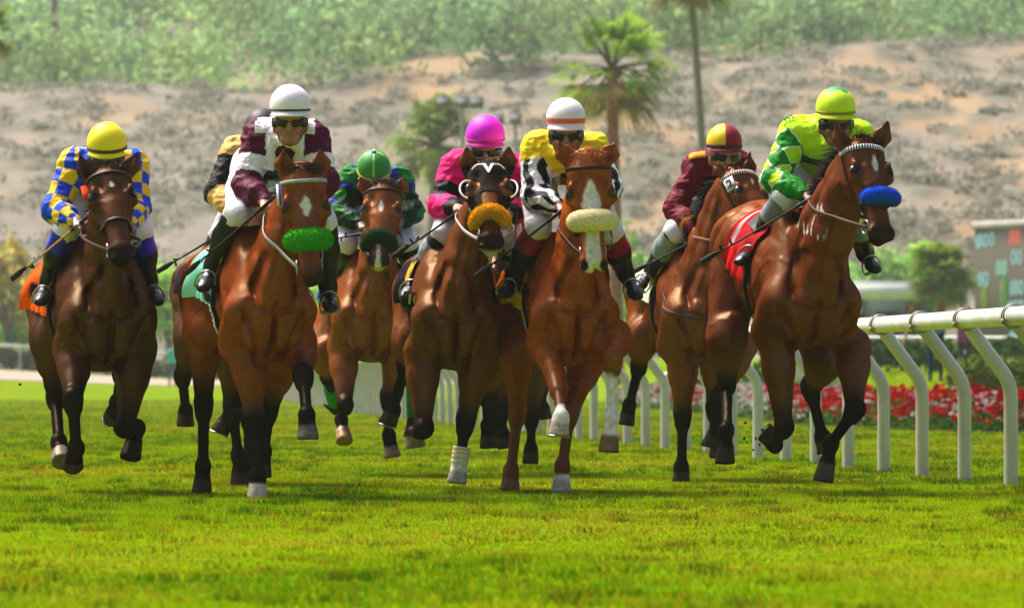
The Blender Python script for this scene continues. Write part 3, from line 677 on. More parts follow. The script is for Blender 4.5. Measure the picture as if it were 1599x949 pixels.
    if sp.get('tag'):
        c, _ = cast(g['bvh'], H(0, -.04, .13), nrm(g['N']*.35-g['Lh']), .2, .1); d = nrm(g['N']*.5-g['Lh']); x = nrm(np.cross(d, g['A'])); y = -g['A']
        R = np.stack([x, y, d], 1); m = MB(); m.box(c+d*.012, (.062, .085, .006), R, (.75, .75, .72)); pl = m.build('number_tag', M['cloth'], br)
        v, f = text_mesh('2', .078, .002); m = MB(); m.add(c+d*.0165+v@R.T, f, (.01, .01, .01)); m.build('numeral', M['leather'], pl)

def hood(g, sp):
    """racing hood with blinker cups"""
    root, H, e = g['root'], g['H'], g['e']; v, f = g['v'], g['f']
    eye = np.minimum(*[np.linalg.norm(np.stack([g['hl']-.100*sg, (g['hn']-.025), g['ha']-.195], 1)/V(.06, .055, .055), axis=1) for sg in (-1, 1)])
    ear = np.minimum(*[np.linalg.norm(np.stack([g['hl']-.06*sg, g['hn']+.03, g['ha']-.01], 1), axis=1) for sg in (-1, 1)])
    k = g['inhead'] & (g['ha'] > .015) & (g['ha'] < .33) & (eye > 1) & (ear > .048) & (g['hn'] > -.14) & ~((g['ha'] > .25) & (np.abs(g['hl']) < .035))
    fk = k[f].all(1); idx = np.full(len(v), -1); use = np.unique(f[fk]); idx[use] = np.arange(len(use))
    mesh_np('blinker_hood', v[use]+g['nor'][use]*.007, idx[f[fk]], M['cloth'], root, np.tile(V(.022, .013, .011), (len(use), 1)))
    m = MB()
    for sg in (-1, 1):           # cups: white-edged shells standing out beside each eye
        c = H(.108*sg, -.01, .20); t = np.linspace(-1.9, 1.5, 20)
        rim = c+(np.cos(t)[:, None]*(g['Lh']*sg*.9+g['N']*.15)*.046+np.sin(t)[:, None]*g['A']*.062)*e+g['N']*.035*e
        inn = H(.085*sg, -.035, .20)+(np.cos(t)[:, None]*g['Lh']*sg*.02+np.sin(t)[:, None]*g['A']*.06)*e
        mid = (rim+inn)/2+g['Lh']*sg*.016*e
        g3 = np.stack([inn, mid, rim]); a = np.arange(2)[:, None]*20+np.arange(19)[None]
        m.add(g3.reshape(-1, 3), np.stack([a, a+1, a+21, a+20], -1).reshape(-1, 4), (.03, .02, .015)); m.tube(rim, .0055*e, 8, (.8, .78, .7))
        t2 = np.linspace(-1, 1, 12); q = np.array([cast(g['bvh'], H(0, -.04, .055+.02*abs(x)), nrm(g['N']+g['Lh']*sg*(.6+.5*x)), .2, .1)[0] for x in t2]); m.tube(q+g['N']*.008, .006*e, 6, (.8, .78, .7))
    m.build('blinker_cup', M['cloth'], root)
    c, n = cast(g['bvh'], H(0, -.02, .105), g['N'], .2, .1); R = np.stack([g['Lh'], -g['A'], g['N']], 1)
    vv, ff = text_mesh('V', .085, .004); m = MB(); m.add(c+g['N']*.012+vv@R.T, ff, (.85, .85, .85)); m.build('letter', M['cloth'], root)
    m = MB()
    for sg in (-1, 1):           # white blinker straps to the bit
        pts = [cast(g['bvh'], H(0, -.05, a), nrm(g['Lh']*sg-g['N']*.05), .2, .06)[0]+g['Lh']*sg*.008 for a in np.linspace(.26, .47, 8)]; m.strap(pts, np.tile(g['Lh']*sg, (8, 1)), .02, .005, (.75, .73, .68))
    m.build('cheek_strap', M['leather'], root)
# ================================================================== the setting
def lerp_tab(x, tab):
    a = np.array(tab); return np.interp(x, a[:, 0], a[:, 1])
BEDX = [(60, 8.6), (66, 7.2), (73, 5.6), (81, 4.6), (107, 4.1), (148, 3.1), (200, 1.0)]
HILL = [(275, .9), (292, 2.2), (320, 5.5), (360, 11.5), (395, 16.8), (420, 20.8), (436, 21.9), (470, 25.5), (520, 32), (600, 44), (720, 58)]
def zg(x, y):
    x = np.asarray(x, float); y = np.asarray(y, float)
    z = .0075*np.clip(y-185, 0, 90)+.055*np.clip(-x-14, 0, 14)*smooth(190, 260, y)
    bx = lerp_tab(y, BEDX); z = z+.016*np.clip(y-76, 0, 55)*smooth(.6, 2.0, x-bx)
    return z
def bushes(x, y):                                     # low rounded scrub bushes are part of the slope's relief
    p = np.stack([x*.52, y*.26, x*0+3], -1); d = noise3(np.stack([x*.07, y*.03, x*0+9], -1))*.6+noise3(p*.45)*.4-.0011*x
    return smooth(.50, .72, noise3(p)*.6+noise3(p*2.1+4)*.4+.42*(d-.47))
def zhill(x, y):
    x = np.asarray(x, float); y = np.asarray(y, float)
    z = lerp_tab(y+6*np.sin(x*.045+1)+3*np.sin(x*.11), HILL); p = np.stack([x*.035, y*.03, x*0], -1)
    z = z+(noise3(p+5)-.5)*5*smooth(285, 360, y)+(noise3(p*3.3)-.5)*1.6*smooth(285, 340, y)+.030*x*smooth(300, 420, y)
    return z+.24*bushes(x, y)*smooth(284, 300, y)
def ground(x, y): return np.where(np.asarray(y) > 280, np.maximum(zhill(x, y), zg(x, y)-.3), zg(x, y))
def gridmesh(name, xs, ys, zf, mat, kind='structure', off=0.0, cf=None):
    X, Y = np.meshgrid(xs, ys); v = np.stack([X, Y, zf(X, Y)+off], -1).reshape(-1, 3); n = len(xs)
    a = np.arange(len(ys)-1)[:, None]*n+np.arange(n-1)[None]; q = np.stack([a, a+1, a+n+1, a+n], -1).reshape(-1, 4)
    o = mesh_np(name, v, q, mat, None, cf(v) if cf else None); o['kind'] = kind; return o

# turf material: mottled greens, thatch and worn yellow patches
m, n, l, b = mat_new('turf'); tc = n.new('ShaderNodeTexCoord')
def noise_node(sc, det=4, stretch=None, dist=0.0):
    mp = n.new('ShaderNodeMapping'); mp.inputs['Scale'].default_value = stretch or (1, 1, 1); l.new(tc.outputs['Object'], mp.inputs[0])
    q = n.new('ShaderNodeTexNoise'); q.inputs['Scale'].default_value = sc; q.inputs['Detail'].default_value = det; q.inputs['Distortion'].default_value = dist; l.new(mp.outputs[0], q.inputs['Vector']); return q.outputs['Fac']
def ramp(fac, stops):
    r = n.new('ShaderNodeValToRGB'); r.color_ramp.elements.remove(r.color_ramp.elements[1])
    for i, (p, c) in enumerate(stops):
        e = r.color_ramp.elements[0] if i == 0 else r.color_ramp.elements.new(p)
        e.position = p; e.color = (*c, 1)
    l.new(fac, r.inputs[0]); return r.outputs[0]
def mixc(f, a, c):
    q = n.new('ShaderNodeMix'); q.data_type = 'RGBA'; l.new(f, q.inputs[0]); l.new(a, q.inputs[6]); l.new(c, q.inputs[7]); return q.outputs[2]
fine = ramp(noise_node(9, 6), [(.3, (.060, .140, .001)), (.5, (.125, .205, .001)), (.7, (.205, .270, .002))])
tan = ramp(noise_node(14, 5), [(.3, (.165, .17, .004)), (.7, (.25, .19, .015))])
patch = ramp(noise_node(.55, 6, (1, .55, 1), .6), [(.50, (0, 0, 0)), (.72, (.75, .75, .75))])
l.new(mixc(patch, fine, tan), b.inputs['Base Color']); b.inputs['Roughness'].default_value = .95; b.inputs['Specular IOR Level'].default_value = 0
bp = n.new('ShaderNodeBump'); bp.inputs['Strength'].default_value = .9; bp.inputs['Distance'].default_value = .05; l.new(noise_node(24, 6), bp.inputs['Height']); l.new(bp.outputs[0], b.inputs['Normal'])
M['turf'] = m
# hillside material: dry tan soil with grey scrub showing through
m, n, l, b = mat_new('hillside'); tc = n.new('ShaderNodeTexCoord')
soil = ramp(noise_node(.16, 6, (1, .6, 1)), [(.3, (.205, .135, .075)), (.5, (.265, .172, .095)), (.7, (.32, .215, .12))])
scrub = ramp(noise_node(.5, 6), [(.3, (.150, .134, .112)), (.7, (.205, .180, .148))])
sx = n.new('ShaderNodeSeparateXYZ'); l.new(tc.outputs['Object'], sx.inputs[0]); mu = n.new('ShaderNodeMath'); mu.operation = 'MULTIPLY_ADD'; l.new(sx.outputs[0], mu.inputs[0]); mu.inputs[1].default_value = -.0032; l.new(noise_node(.085, 8, (1, .35, 1), .8), mu.inputs[2])
f = ramp(mu.outputs[0], [(.34, (.05, .05, .05)), (.53, (.92, .92, .92))])
vc = n.new('ShaderNodeVertexColor'); vc.layer_name = 'Col'; bush = ramp(noise_node(.9, 5), [(.3, (.095, .092, .066)), (.7, (.155, .145, .105))])
l.new(mixc(vc.outputs[0], mixc(f, soil, scrub), bush), b.inputs['Base Color']); b.inputs['Roughness'].default_value = 1; b.inputs['Specular IOR Level'].default_value = .05
M['hill'] = m
M['dirt'] = mat_plain('track_dirt', (.30, .22, .17), rough=.95, noise=.2, bscale=3, bump=.3)
M['leaf'] = mat_plain('foliage', None, rough=.6, noise=.15, bscale=2, attr=True, spec=0.0)
M['bark'] = mat_plain('bark', None, rough=.9, noise=.35, bscale=7, attr=True, bump=.5)
M['post'] = mat_plain('weathered_post_paint', (.50, .45, .40), rough=.4, noise=.12, bscale=5, bump=.1)
M['white'] = mat_plain('white_rail_paint', (.60, .58, .53), rough=.35, noise=.16, bscale=4, bump=.08)
M['petal'] = mat_plain('petals', None, rough=.6, spec=0.0, noise=.2, bscale=30, attr=True)
M['grass'] = mat_plain('grass_blades', None, rough=.6, noise=.2, bscale=5, attr=True, spec=0.0)
translucent(M['leaf'], .5); translucent(M['grass'], .5); translucent(M['petal'], .3)
M['paint'] = mat_plain('painted_panel', None, rough=.7, spec=.15, noise=.1, bscale=2, attr=True)

gridmesh('turf', np.concatenate([np.linspace(-160, -22, 30), np.linspace(-20, 20, 101), np.linspace(22, 160, 30)]), np.concatenate([np.linspace(-8, 60, 40), np.linspace(62, 284, 140)]), zg, M['turf'])
gridmesh('hillside', np.linspace(-150, 150, 560), np.concatenate([np.linspace(274, 436, 330), np.linspace(437, 720, 110)]), zhill, M['hill'], off=.0, cf=lambda v: np.repeat((bushes(v[:, 0], v[:, 1])*(.75+.5*noise3(v*.9)))[:, None], 3, 1))
gridmesh('dirt_track', np.linspace(-60, 4, 60), np.linspace(236, 262, 24), zg, M['dirt'], off=.02)

# ---- grass blades over the near turf
def grass():
    vs, cs = [], []
    for d0, d1, den, w, hh in ((14.5, 24, 2100, .0045, .019), (24, 40, 1900, .005, .019), (40, 62, 900, .008, .022), (62, 100, 300, .016, .022), (100, 135, 100, .022, .024), (135, 185, 34, .030, .022)):
        area = (d1-d0)*2*((d0+d1)/2*.0835+.5); N = int(area*den); y = d0+(d1-d0)*RNG.random(N); hw_ = y*.0835+.5; x = (2*RNG.random(N)-1)*hw_
        p2 = np.stack([x*1.3, y*.8, x*0], -1); cl = noise3(p2*1.0)*.25+noise3(p2*3.3+7)*.35+noise3(p2*8+3)*.4; big = noise3(p2*.28+3)*.6+noise3(p2*.9+11)*.4; tf = noise3(p2*V(5, 3, 1)+20)
        keep = RNG.random(N) < np.clip(.35+1.5*(cl-.2), .3, 1)*np.clip(1.25-.6*smooth(.50, .66, big), .5, 1); x, y, cl, big, tf = [q[keep] for q in (x, y, cl, big, tf)]; N = len(x)
        tall = smooth(.64, .78, tf); h = hh*RNG.uniform(.45, 1.2, N)*(.7+.6*cl)*(1+.8*tall)*(1-.35*smooth(.48, .62, big)); a = RNG.uniform(0, 2*np.pi, N); le = RNG.uniform(.1, .9, N)*h; la = RNG.uniform(0, 2*np.pi, N)
        z = zg(x, y); b0 = np.stack([x, y, z], -1); dx = np.stack([np.cos(a), np.sin(a), 0*a], -1)*w/2
        tip = b0+np.stack([np.cos(la)*le, np.sin(la)*le, h], -1); vs.append(np.stack([b0-dx, b0+dx, tip], 1).reshape(-1, 3))
        g = np.clip(RNG.normal(.5, .25, N)+1.5*(cl-.5)+1.5*(noise3(np.stack([x*1.1, y*.55, x*0+8], -1))-.5)-.5*smooth(23, 17, y), 0, 1)[:, None]
        col = V(.070, .180, .001)*(1-g)+V(.255, .370, .001)*g; dk = (tall*.9)[:, None]; col = col*(1-dk)+V(.028, .085, .002)*dk
        tn = (RNG.random(N) < .10+.35*smooth(.42, .62, big)+.3*smooth(.62, .75, noise3(p2[keep]*4.3+40)))[:, None]; col = np.where(tn, V(.30, .20, .006)*RNG.uniform(.6, 1.2, (N, 1)), col)
        cs.append(np.repeat(col, 3, 0))
    v = np.concatenate(vs); o = mesh_np('grass', v, np.arange(len(v)).reshape(-1, 3), M['grass'], None, np.concatenate(cs), False); tag(o, 'short green and yellow grass of the turf course', 'grass', None, 'stuff')
grass()

# ---- leaf clouds: many small leaf faces through the crown's volume
def leaves(mb, c, r, n, size, col, var=.45, lump=5, rs=RNG, jit=.6):
    """uneven crown: n leaf quads in a handful of lumps about centre c, radii r"""
    c = np.asarray(c, float); r = np.asarray(r, float)*np.ones(3)
    lc = rs.normal(0, .42, (lump, 3)); lc[:, 2] = np.abs(lc[:, 2])*.9-.25; lr = rs.uniform(.45, .75, lump); lb = rs.uniform(.6, 1.35, lump)
    k = rs.integers(0, lump, n); d = rs.normal(0, 1, (n, 3)); d /= np.linalg.norm(d, axis=1)[:, None]
    p = c+(lc[k]+d*(lr[k]*rs.uniform(.55, 1.05, n)**.7)[:, None])*r
    q = nrm(V(0, 0, 1)); u = rs.normal(0, 1, (n, 3)); nn = d+rs.normal(0, jit, (n, 3)); u = np.cross(nn, u); u /= np.linalg.norm(u, axis=1)[:, None]; w = np.cross(nn, u); w /= np.linalg.norm(w, axis=1)[:, None]
    s = size*rs.uniform(.5, 1.2, (n, 1)); vv = np.stack([p-u*s*.5, p+w*s*.35, p+u*s*.5, p-w*s*.35], 1).reshape(-1, 3)
    cc = np.asarray(col)[None]*(lb[k]*rs.uniform(1-var, 1+var, n))[:, None]; mb.add(vv, np.arange(4*n).reshape(-1, 4), np.repeat(cc, 4, 0))

def lumps(mb, c, r, k, col, rs, n=10, mm=6):
    for i in range(k):
        d = rs.normal(0, .42, 3); d[2] = abs(d[2])*.9-.2; q = rs.uniform(.38, .62); th = np.linspace(0, np.pi, mm+1); ph = np.arange(n)*2*np.pi/n+rs.random()
        v = np.stack([np.sin(th)[:, None]*np.cos(ph), np.sin(th)[:, None]*np.sin(ph), np.cos(th)[:, None]*np.ones(n)], -1).reshape(-1, 3)
        v = v*(.75+.5*noise3(v*2.2+rs.uniform(0, 50)))[:, None]*q
        i_ = np.arange(mm)[:, None]*n; j = np.arange(n)[None]; kk = (j+1) % n
        mb.add(np.asarray(c)+(d+v)*np.asarray(r), np.stack([i_+j, i_+n+j, i_+n+kk, i_+kk], -1).reshape(-1, 4), np.asarray(col)*rs.uniform(.85, 1.15))
def forest():
    m = MB(); rs = np.random.default_rng(3); k = 0
    for y in np.arange(428, 650, 9.0):
        hw_ = y*.0835+24
        for x in np.arange(-hw_, hw_, 6.5):
            xx = x+rs.uniform(-3.5, 3.5); yy = y+rs.uniform(-4, 4)
            if noise3(np.array([[xx*.05, yy*.05, 2.]]))[0] < .30: continue
            r = rs.uniform(3.0, 5.8)*(1+.3*(rs.random() < .15)); z = zhill(xx, yy); h = rs.random()
            col = V(.16, .30, .12)*(1-h)+V(.28, .40, .13)*h
            cc = col*rs.uniform(.8, 1.2); leaves(m, (xx, yy, z+r*.55), (r, r, r*.85), 560, .70, cc, .09, 7, rs, .22); k += 1
    o = m.build('hilltop_woodland', M['leaf'], None, False); tag(o, 'hazy green woodland covering the top of the hill', 'woodland', None, 'stuff')
    m = MB()
    for i in range(420):
        yy = rs.uniform(288, 338) if i < 420 else rs.uniform(330, 420); hw_ = yy*.0835+24; xx = rs.uniform(-hw_, hw_)
        d = noise3(np.array([[xx*.085*.9, yy*.035, 9.]]))[0]*.6+noise3(np.array([[xx*.25, yy*.12, 4.]]))[0]*.4
        if rs.random() > smooth(.34, .60, d+.10-.0022*xx)*.95+.06: continue
        r = rs.uniform(.9, 2.4); z = zhill(xx, yy); g = rs.random(); low = float(smooth(335, 300, yy)); col = (V(.20, .19, .15)*(1-g)+V(.22, .22, .15)*g)*(1-low*.7)+V(.09, .13, .035)*low*.7
        leaves(m, (xx, yy, z+r*.15), (r, r, r*.6), 90, .36, col if i < 420 else V(.17, .165, .125), .2, 4, rs, .35)
    for i in range(5200):
        yy = rs.uniform(300, 434); hw_ = yy*.0835+24; xx = rs.uniform(-hw_, hw_); bm = float(bushes(xx, yy))
        if rs.random() > .10+.85*bm: continue
        r = rs.uniform(.5, 1.25)*(1+.5*(rs.random() < .12)); z = zhill(xx, yy); g = rs.random()
        leaves(m, (xx, yy, z+r*.12), (r*1.2, r*1.2, r*.55), 54, .34, V(.255, .235, .18)*(1-g)+V(.225, .225, .165)*g, .12, 4, rs, .3)
    o = m.build('hillside_scrub', M['leaf'], None, True); tag(o, 'grey green scrub bushes dotted over the dry slope', 'scrub', None, 'stuff')
forest()

def bush_tree(px, py_top, py_bot, wpx, D, col, label, name='leafy_tree', cat='tree', group='trees below the hill', leaf=.46, nl=1000, trunk=True):
    rs = np.random.default_rng(abs(int(px*7+D))); c = P(px, (py_top+py_bot)/2, D); gz = float(ground(c[0], D)); zt = P(px, py_top, D)[2]; h = zt-gz; r = wpx/2/F_PX*D
    o = empty(name, (c[0], D, gz), label, cat, group)
    m = MB(); leaves(m, (c[0], D, gz+h*.58), (r, r, h*.44), nl, leaf, col, .30, 8, rs, .4); m.build('crown', M['leaf'], o, False)
    m = MB(); m.tube([V(c[0], D, gz-.2), V(c[0]+.05*h, D, gz+h*.25), V(c[0], D, gz+h*.6)], [.06*h*.6, .045*h*.6, .015*h], 8, (.12, .09, .06))
    for i in range(5):
        a = rs.uniform(0, 6.28); m.tube([V(c[0]+.03*h, D, gz+h*.25), V(c[0]+math.cos(a)*r*.5, D+math.sin(a)*r*.5, gz+h*.7)], [.02*h, .006*h], 6, (.12, .09, .06))
    m.build('trunk', M['bark'], o); return o
G1, G2, G3 = V(.34, .60, .08), V(.27, .48, .12), V(.46, .60, .10)
for a in [(8,408,545,70,268,V(.55,.45,.08),'yellowing bush at the far left edge below the hill'),(40,440,548,90,272,G1,'green bush behind the far white rail left of the dark bay horse'),(-40,420,548,110,275,G2,'dark bush cut by the left edge behind the far rail'),
          (118,400,545,100,280,G2,'dark tree hidden behind the dark bay horse at left'),(255,372,540,90,276,G1*1.15,'bright green tree between the first two horses'),(330,395,545,90,282,G3*.8,'pale green tree hidden behind the second horse'),
          (430,400,545,100,285,G2,'dark green tree hidden behind the white and maroon rider'),(525,372,560,80,278,G1,'green tree seen just left of the crouched green jockey'),(645,365,560,80,276,G1*1.1,'green tree seen between the green and the pink jockeys'),
          (755,390,560,110,288,G2,'dark tree hidden behind the pink jockey'),(870,400,560,110,285,G1,'green tree hidden behind the striped jockey'),(992,385,560,72,276,G1*.9,'rounded green tree right of the chestnut horse'),
          (1065,395,560,110,284,G2*1.1,'dark green tree hidden behind the maroon jockey'),(1390,372,520,100,278,G2,'dark green tree behind the white roofed hut'),(1450,380,520,90,285,G1*.8,'dim green tree behind the short palm'),(1300,400,530,120,288,G2,'dark tree hidden behind the leading horse'),(1180,400,540,120,286,G2,'dark tree hidden between the two right hand horses')]:
    bush_tree(*a)

# ---- fan palms
def palm(px, py, rpx, D, label, trunk_w, col, nf=34, droop=.55, lean=0.0, tcol=(.26, .085, .04), base=None, seed=1, squash=1.0, big=1.0):
    rs = np.random.default_rng(seed); c = P(px, py, D); Rr = rpx/F_PX*D; gx = c[0]+lean; gz = float(ground(gx, D))-.1 if base is None else base
    o = empty('palm_tree', (gx, D, gz), label, 'palm tree', 'palms behind the course')
    m = MB(); t = np.linspace(0, 1, 26)[:, None]; pts = np.hstack([gx+(c[0]-gx)*t**1.5, D+0*t, gz+(c[2]-gz)*t]); w = trunk_w/2
    rad = w*(1.25-.35*t[:, 0]+.25*np.exp(-t[:, 0]*14))*(1+.06*np.sin(np.arange(26)*2.4)); m.tube(pts, rad, 12, tcol); m.build('trunk', M['bark'], o)
    m = MB()
    for i in range(nf):
        el = rs.uniform(-.75, 1.35); az = rs.uniform(0, 2*math.pi); d = V(math.cos(az)*math.cos(el), math.sin(az)*math.cos(el), math.sin(el)*squash)
        pl = Rr*rs.uniform(.38, .62); a = c+V(0, 0, .0)+d*.05; tipp = c+d*pl+V(0, 0, -.10*pl); m.tube([a, (a+tipp)/2+V(0, 0, .04*pl), tipp], [.025*Rr, .015*Rr, .010*Rr], 5, (.14, .15, .03))
        side = nrm(np.cross(d, V(0, 0, 1))+V(0, 0, 1e-3)); fr = Rr*rs.uniform(.42, .6)*big; cc = col*rs.uniform(.55, 1.35); un = np.cross(side, d)
        if el < -.35 and rs.random() < .45: cc = V(.24, .17, .06)
        for a_ in np.linspace(-1.9, 1.9, 24):
            dd = d*math.cos(a_*.75)+side*math.sin(a_*.75)+un*.12*math.cos(a_*6); L = fr*(1-.22*abs(a_)/1.9)*rs.uniform(.85, 1.1); dr = V(0, 0, -1)*L*droop*rs.uniform(.4, 1.1)
            p0 = tipp; p1 = tipp+dd*L*.6+dr*.12; p2 = tipp+dd*L*.95+dr*.75; ww = .036*fr
            s2 = nrm(np.cross(dd, un))*ww
            m.add([p0-s2*.3, p0+s2*.3, p1+s2, p1-s2], [[0, 1, 2, 3]], cc*rs.uniform(.8, 1.2)); m.add([p1-s2, p1+s2, p2], [[0, 1, 2]], cc*rs.uniform(.8, 1.25))
    m.build('crown', M['leaf'], o, False); return o
PG = V(.17, .26, .025)
palm(955, 108, 98, 180, 'tall fan palm with a reddish trunk and full green crown above the striped jockey', .36, PG*1.25, 30, .45, .15, seed=4, big=1.35)
palm(1076, -44, 88, 205, 'thin tall palm whose crown is cut by the top edge, right of the big palm', .26, PG, 40, .7, .75, (.2, .17, .13), seed=8)
palm(-22, 48, 62, 215, 'palm crown cut by the left edge of the picture', .3, PG*.9, 44, .6, 0, seed=5)
palm(84, -80, 70, 446, 'bare grey palm trunk standing on the hill at upper left', .42, PG*.8, 40, .6, .1, (.16, .11, .08), seed=9, base=float(zhill(-33.2, 446))-.3)
palm(681, 228, 86, 250, 'shaggy olive palm left of the pink jockey', .42, V(.19, .27, .05), 60, .9, -.25, (.22, .17, .11), seed=13, squash=1.25)
palm(1469, 430, 66, 200, 'short bushy palm left of the results board', .3, PG*1.0, 95, .5, 0, seed=21)

# ---- white running rail with bent posts
FT = [(30, 3.23), (33.2, 2.99), (36.7, 2.735), (43.8, 2.075), (53.3, 1.39), (63.3, .72), (83.5, -.78), (92.9, -1.55), (110.8, -2.72), (150, -4.9), (189, -7.06), (230, -9.6)]
def railing():
    o = empty('running_rail', (2.7, 36.7, 0), 'long white running rail on bent posts along the right side of the course', 'running rail')
    ys = np.arange(33.25, 196, 1.74); xs = lerp_tab(ys, FT)
    # smooth the base line
    cf = np.polyfit([a for a, _ in FT], [b_ for _, b_ in FT], 4); fx = lambda y: np.polyval(cf, y)
    top = []
    for i, y in enumerate(ys):
        x = fx(y); z = float(zg(x, y)); m = MB(); b0 = V(x, y, z-.05); b1 = V(x, y, z+.50); t1 = V(x-.235, y-.0, z+.895)
        k = bez(V(x, y, z+.50), V(x, y, z+.575), V(x-.042, y, z+.635), 5); m.tube(np.vstack([[b0], k, [t1]]), .041, 12 if y < 100 else 6); p_ = m.build('post', M['post'], o, color=False); top.append(V(x-.26, y, z+.945))
        if y < 75:
            m = MB(); a = V(x-.26-.0, y, z+.945); t = np.linspace(0, 2*np.pi, 24); dv = nrm(V(fx(y+.1)-fx(y), .1, 0)); e1 = nrm(np.cross(dv, V(0, 0, 1)))
            rr = a+np.cos(t)[:, None]*e1*.060+np.sin(t)[:, None]*V(0, 0, .060)
            m.strap(rr-dv*.035, (rr-a), .016, .008); m.strap(rr+dv*.035, (rr-a), .016, .008); m.box(a+V(-.06, -.0, -.03), (.02, .07, .03)); m.build('clamp', M['clamp'], o, color=False)
    top = np.array(top)
    pts = np.vstack([[V(fx(30)-.26, 30, .945)], top]); m = MB(); m.tube(pts, .051, 20); m.build('top_rail', M['white'], o, color=False)
M['clamp'] = mat_plain('rail_clamp', (.30, .27, .22), rough=.4, metal=.5, bscale=40)
railing()

def far_rail(name, pts, h, label, spacing=2.5):
    pts = np.array(pts, float); o = empty(name, (*pts[0], float(zg(*pts[0]))), label, 'rail'); seg = np.linalg.norm(np.diff(pts, axis=0), axis=1); L = seg.sum(); n_ = int(L/spacing)+1
    s = np.linspace(0, L, n_); cs_ = np.concatenate([[0], np.cumsum(seg)]); q = np.stack([np.interp(s, cs_, pts[:, 0]), np.interp(s, cs_, pts[:, 1])], 1); z = zg(q[:, 0], q[:, 1]); m = MB(); m.tube(np.column_stack([q, z+h]), .07, 8); m.build('top_rail', M['white'], o, color=False)
    for (x, y), zz in zip(q, z):
        m = MB(); m.tube([V(x, y, zz-.1), V(x, y, zz+h-.05)], .035, 6); m.build('post', M['white'], o, color=False)
far_rail('outer_rail', [(-44, 263), (-20, 264), (-6, 266)], 1.05, 'distant white rail along the dirt track at far left')
far_rail('lawn_rail', [(3.0, 128), (7.0, 128), (14, 126)], .62, 'low white rail on the lawn behind the flower bed', 2.0)

def hedge(name, x0, x1, y, dep, h, col, label, leaf=.22, nl=2600):
    c = V((x0+x1)/2, y, 0); gz = float(zg(c[0], y)); o = None; m = MB(); rs = np.random.default_rng(abs(int(x0*10+y)))
    p = np.stack([rs.uniform(x0, x1, nl), y+rs.uniform(-dep/2, dep/2, nl), rs.random(nl)**.6*h], -1); p[:, 2] *= .85+.3*noise3(np.stack([p[:, 0]*.9, p[:, 1], 0*p[:, 0]], -1)); p[:, 2] += zg(p[:, 0], p[:, 1])
    u = rs.normal(0, 1, (nl, 3)); u /= np.linalg.norm(u, axis=1)[:, None]; w = np.cross(u, rs.normal(0, 1, (nl, 3))); w /= np.linalg.norm(w, axis=1)[:, None]; s = leaf*rs.uniform(.5, 1.2, (nl, 1))
    cc = np.asarray(col)[None]*(rs.uniform(.5, 1.5, nl)*(.6+.8*noise3(p*1.3)))[:, None]; m.add(np.stack([p-u*s*.5, p+w*s*.4, p+u*s*.5, p-w*s*.4], 1).reshape(-1, 3), np.arange(4*nl).reshape(-1, 4), np.repeat(cc, 4, 0))
    o = m.build(name, M['leaf'], None, False, origin=(c[0], y, gz)); tag(o, label, 'hedge'); return o
hedge('clipped_hedge', 3.6, 16, 124, 1.6, .62, V(.03, .075, .018), 'low dark clipped hedge under the lawn rail at right')
hedge('clipped_hedge', -46, -7, 268, 2.0, .75, V(.09, .10, .07), 'grey green hedge behind the distant left rail', .4, 5000)
hedge('leafy_shrub', 6.2, 9.6, 87, 1.8, .72, V(.075, .10, .018), 'broad shrub with reddish leaves behind the flowers at right', .11, 6000)

# ---- flower bed
def flowers():
    rs = np.random.default_rng(11); m = MB(); N = 5200; y = rs.uniform(66, 150, N)**1.0; y = 66+84*rs.random(N)**2.0; u = rs.uniform(-.75, .75, N); x = lerp_tab(y, BEDX)+u+.15*(noise3(np.stack([y*2, u, u], -1))-.5); hb = (.42+.12*noise3(np.stack([x*3, y*3, x*0], -1)))*np.sqrt(np.clip(1-(u/.8)**2, .15, 1)); z = zg(x, y)
    redness = noise3(np.stack([x*.9, y*.35, 0*x+3], -1))+.10*(x-4); red = rs.random(N) < np.clip(.35+2.4*(redness-.42)+.45*smooth(3.6, 4.8, x), .06, .90)
    for i in range(N):
        c = V(x[i], y[i], z[i]+hb[i]*rs.uniform(.55, 1.05)); col = (V(.38, .003, .003)*rs.uniform(.6, 1.1) if rs.random() < .9 else V(.55, .05, .05)) if red[i] else V(.42, .38, .37)*rs.uniform(.7, 1)
        r = rs.uniform(.04, .075)
        for k in range(4):
            a = k*1.57+rs.random(); p = c+V(math.cos(a), math.sin(a), rs.uniform(-.2, .5))*r*.6; uu = rs.normal(0, 1, 3); uu = nrm(uu); ww = nrm(np.cross(uu, rs.normal(0, 1, 3))); m.add([p-uu*r*.7, p+ww*r*.6, p+uu*r*.7, p-ww*r*.6], [[0, 1, 2, 3]], col*rs.uniform(.75, 1.1))
    n_ = 14000; y = 66+84*rs.random(n_)**2; u = rs.uniform(-.8, .8, n_); x = lerp_tab(y, BEDX)+u; z = zg(x, y)+rs.random(n_)*.42*np.sqrt(np.clip(1-(u/.85)**2, .1, 1)); p = np.stack([x, y, z], -1)
    uu = rs.normal(0, 1, (n_, 3)); uu /= np.linalg.norm(uu, axis=1)[:, None]; ww = np.cross(uu, rs.normal(0, 1, (n_, 3))); ww /= np.linalg.norm(ww, axis=1)[:, None]; s = .10*rs.uniform(.5, 1.2, (n_, 1))
    m.add(np.stack([p-uu*s*.5, p+ww*s*.4, p+uu*s*.5, p-ww*s*.4], 1).reshape(-1, 3), np.arange(4*n_).reshape(-1, 4), np.repeat(V(.05, .10, .02)[None]*rs.uniform(.4, 1.4, (n_, 1)), 4, 0))
    o = m.build('flower_bed', M['petal'], None, False); tag(o, 'bed of red and white flowers beyond the running rail', 'flowers', None, 'stuff')
flowers()

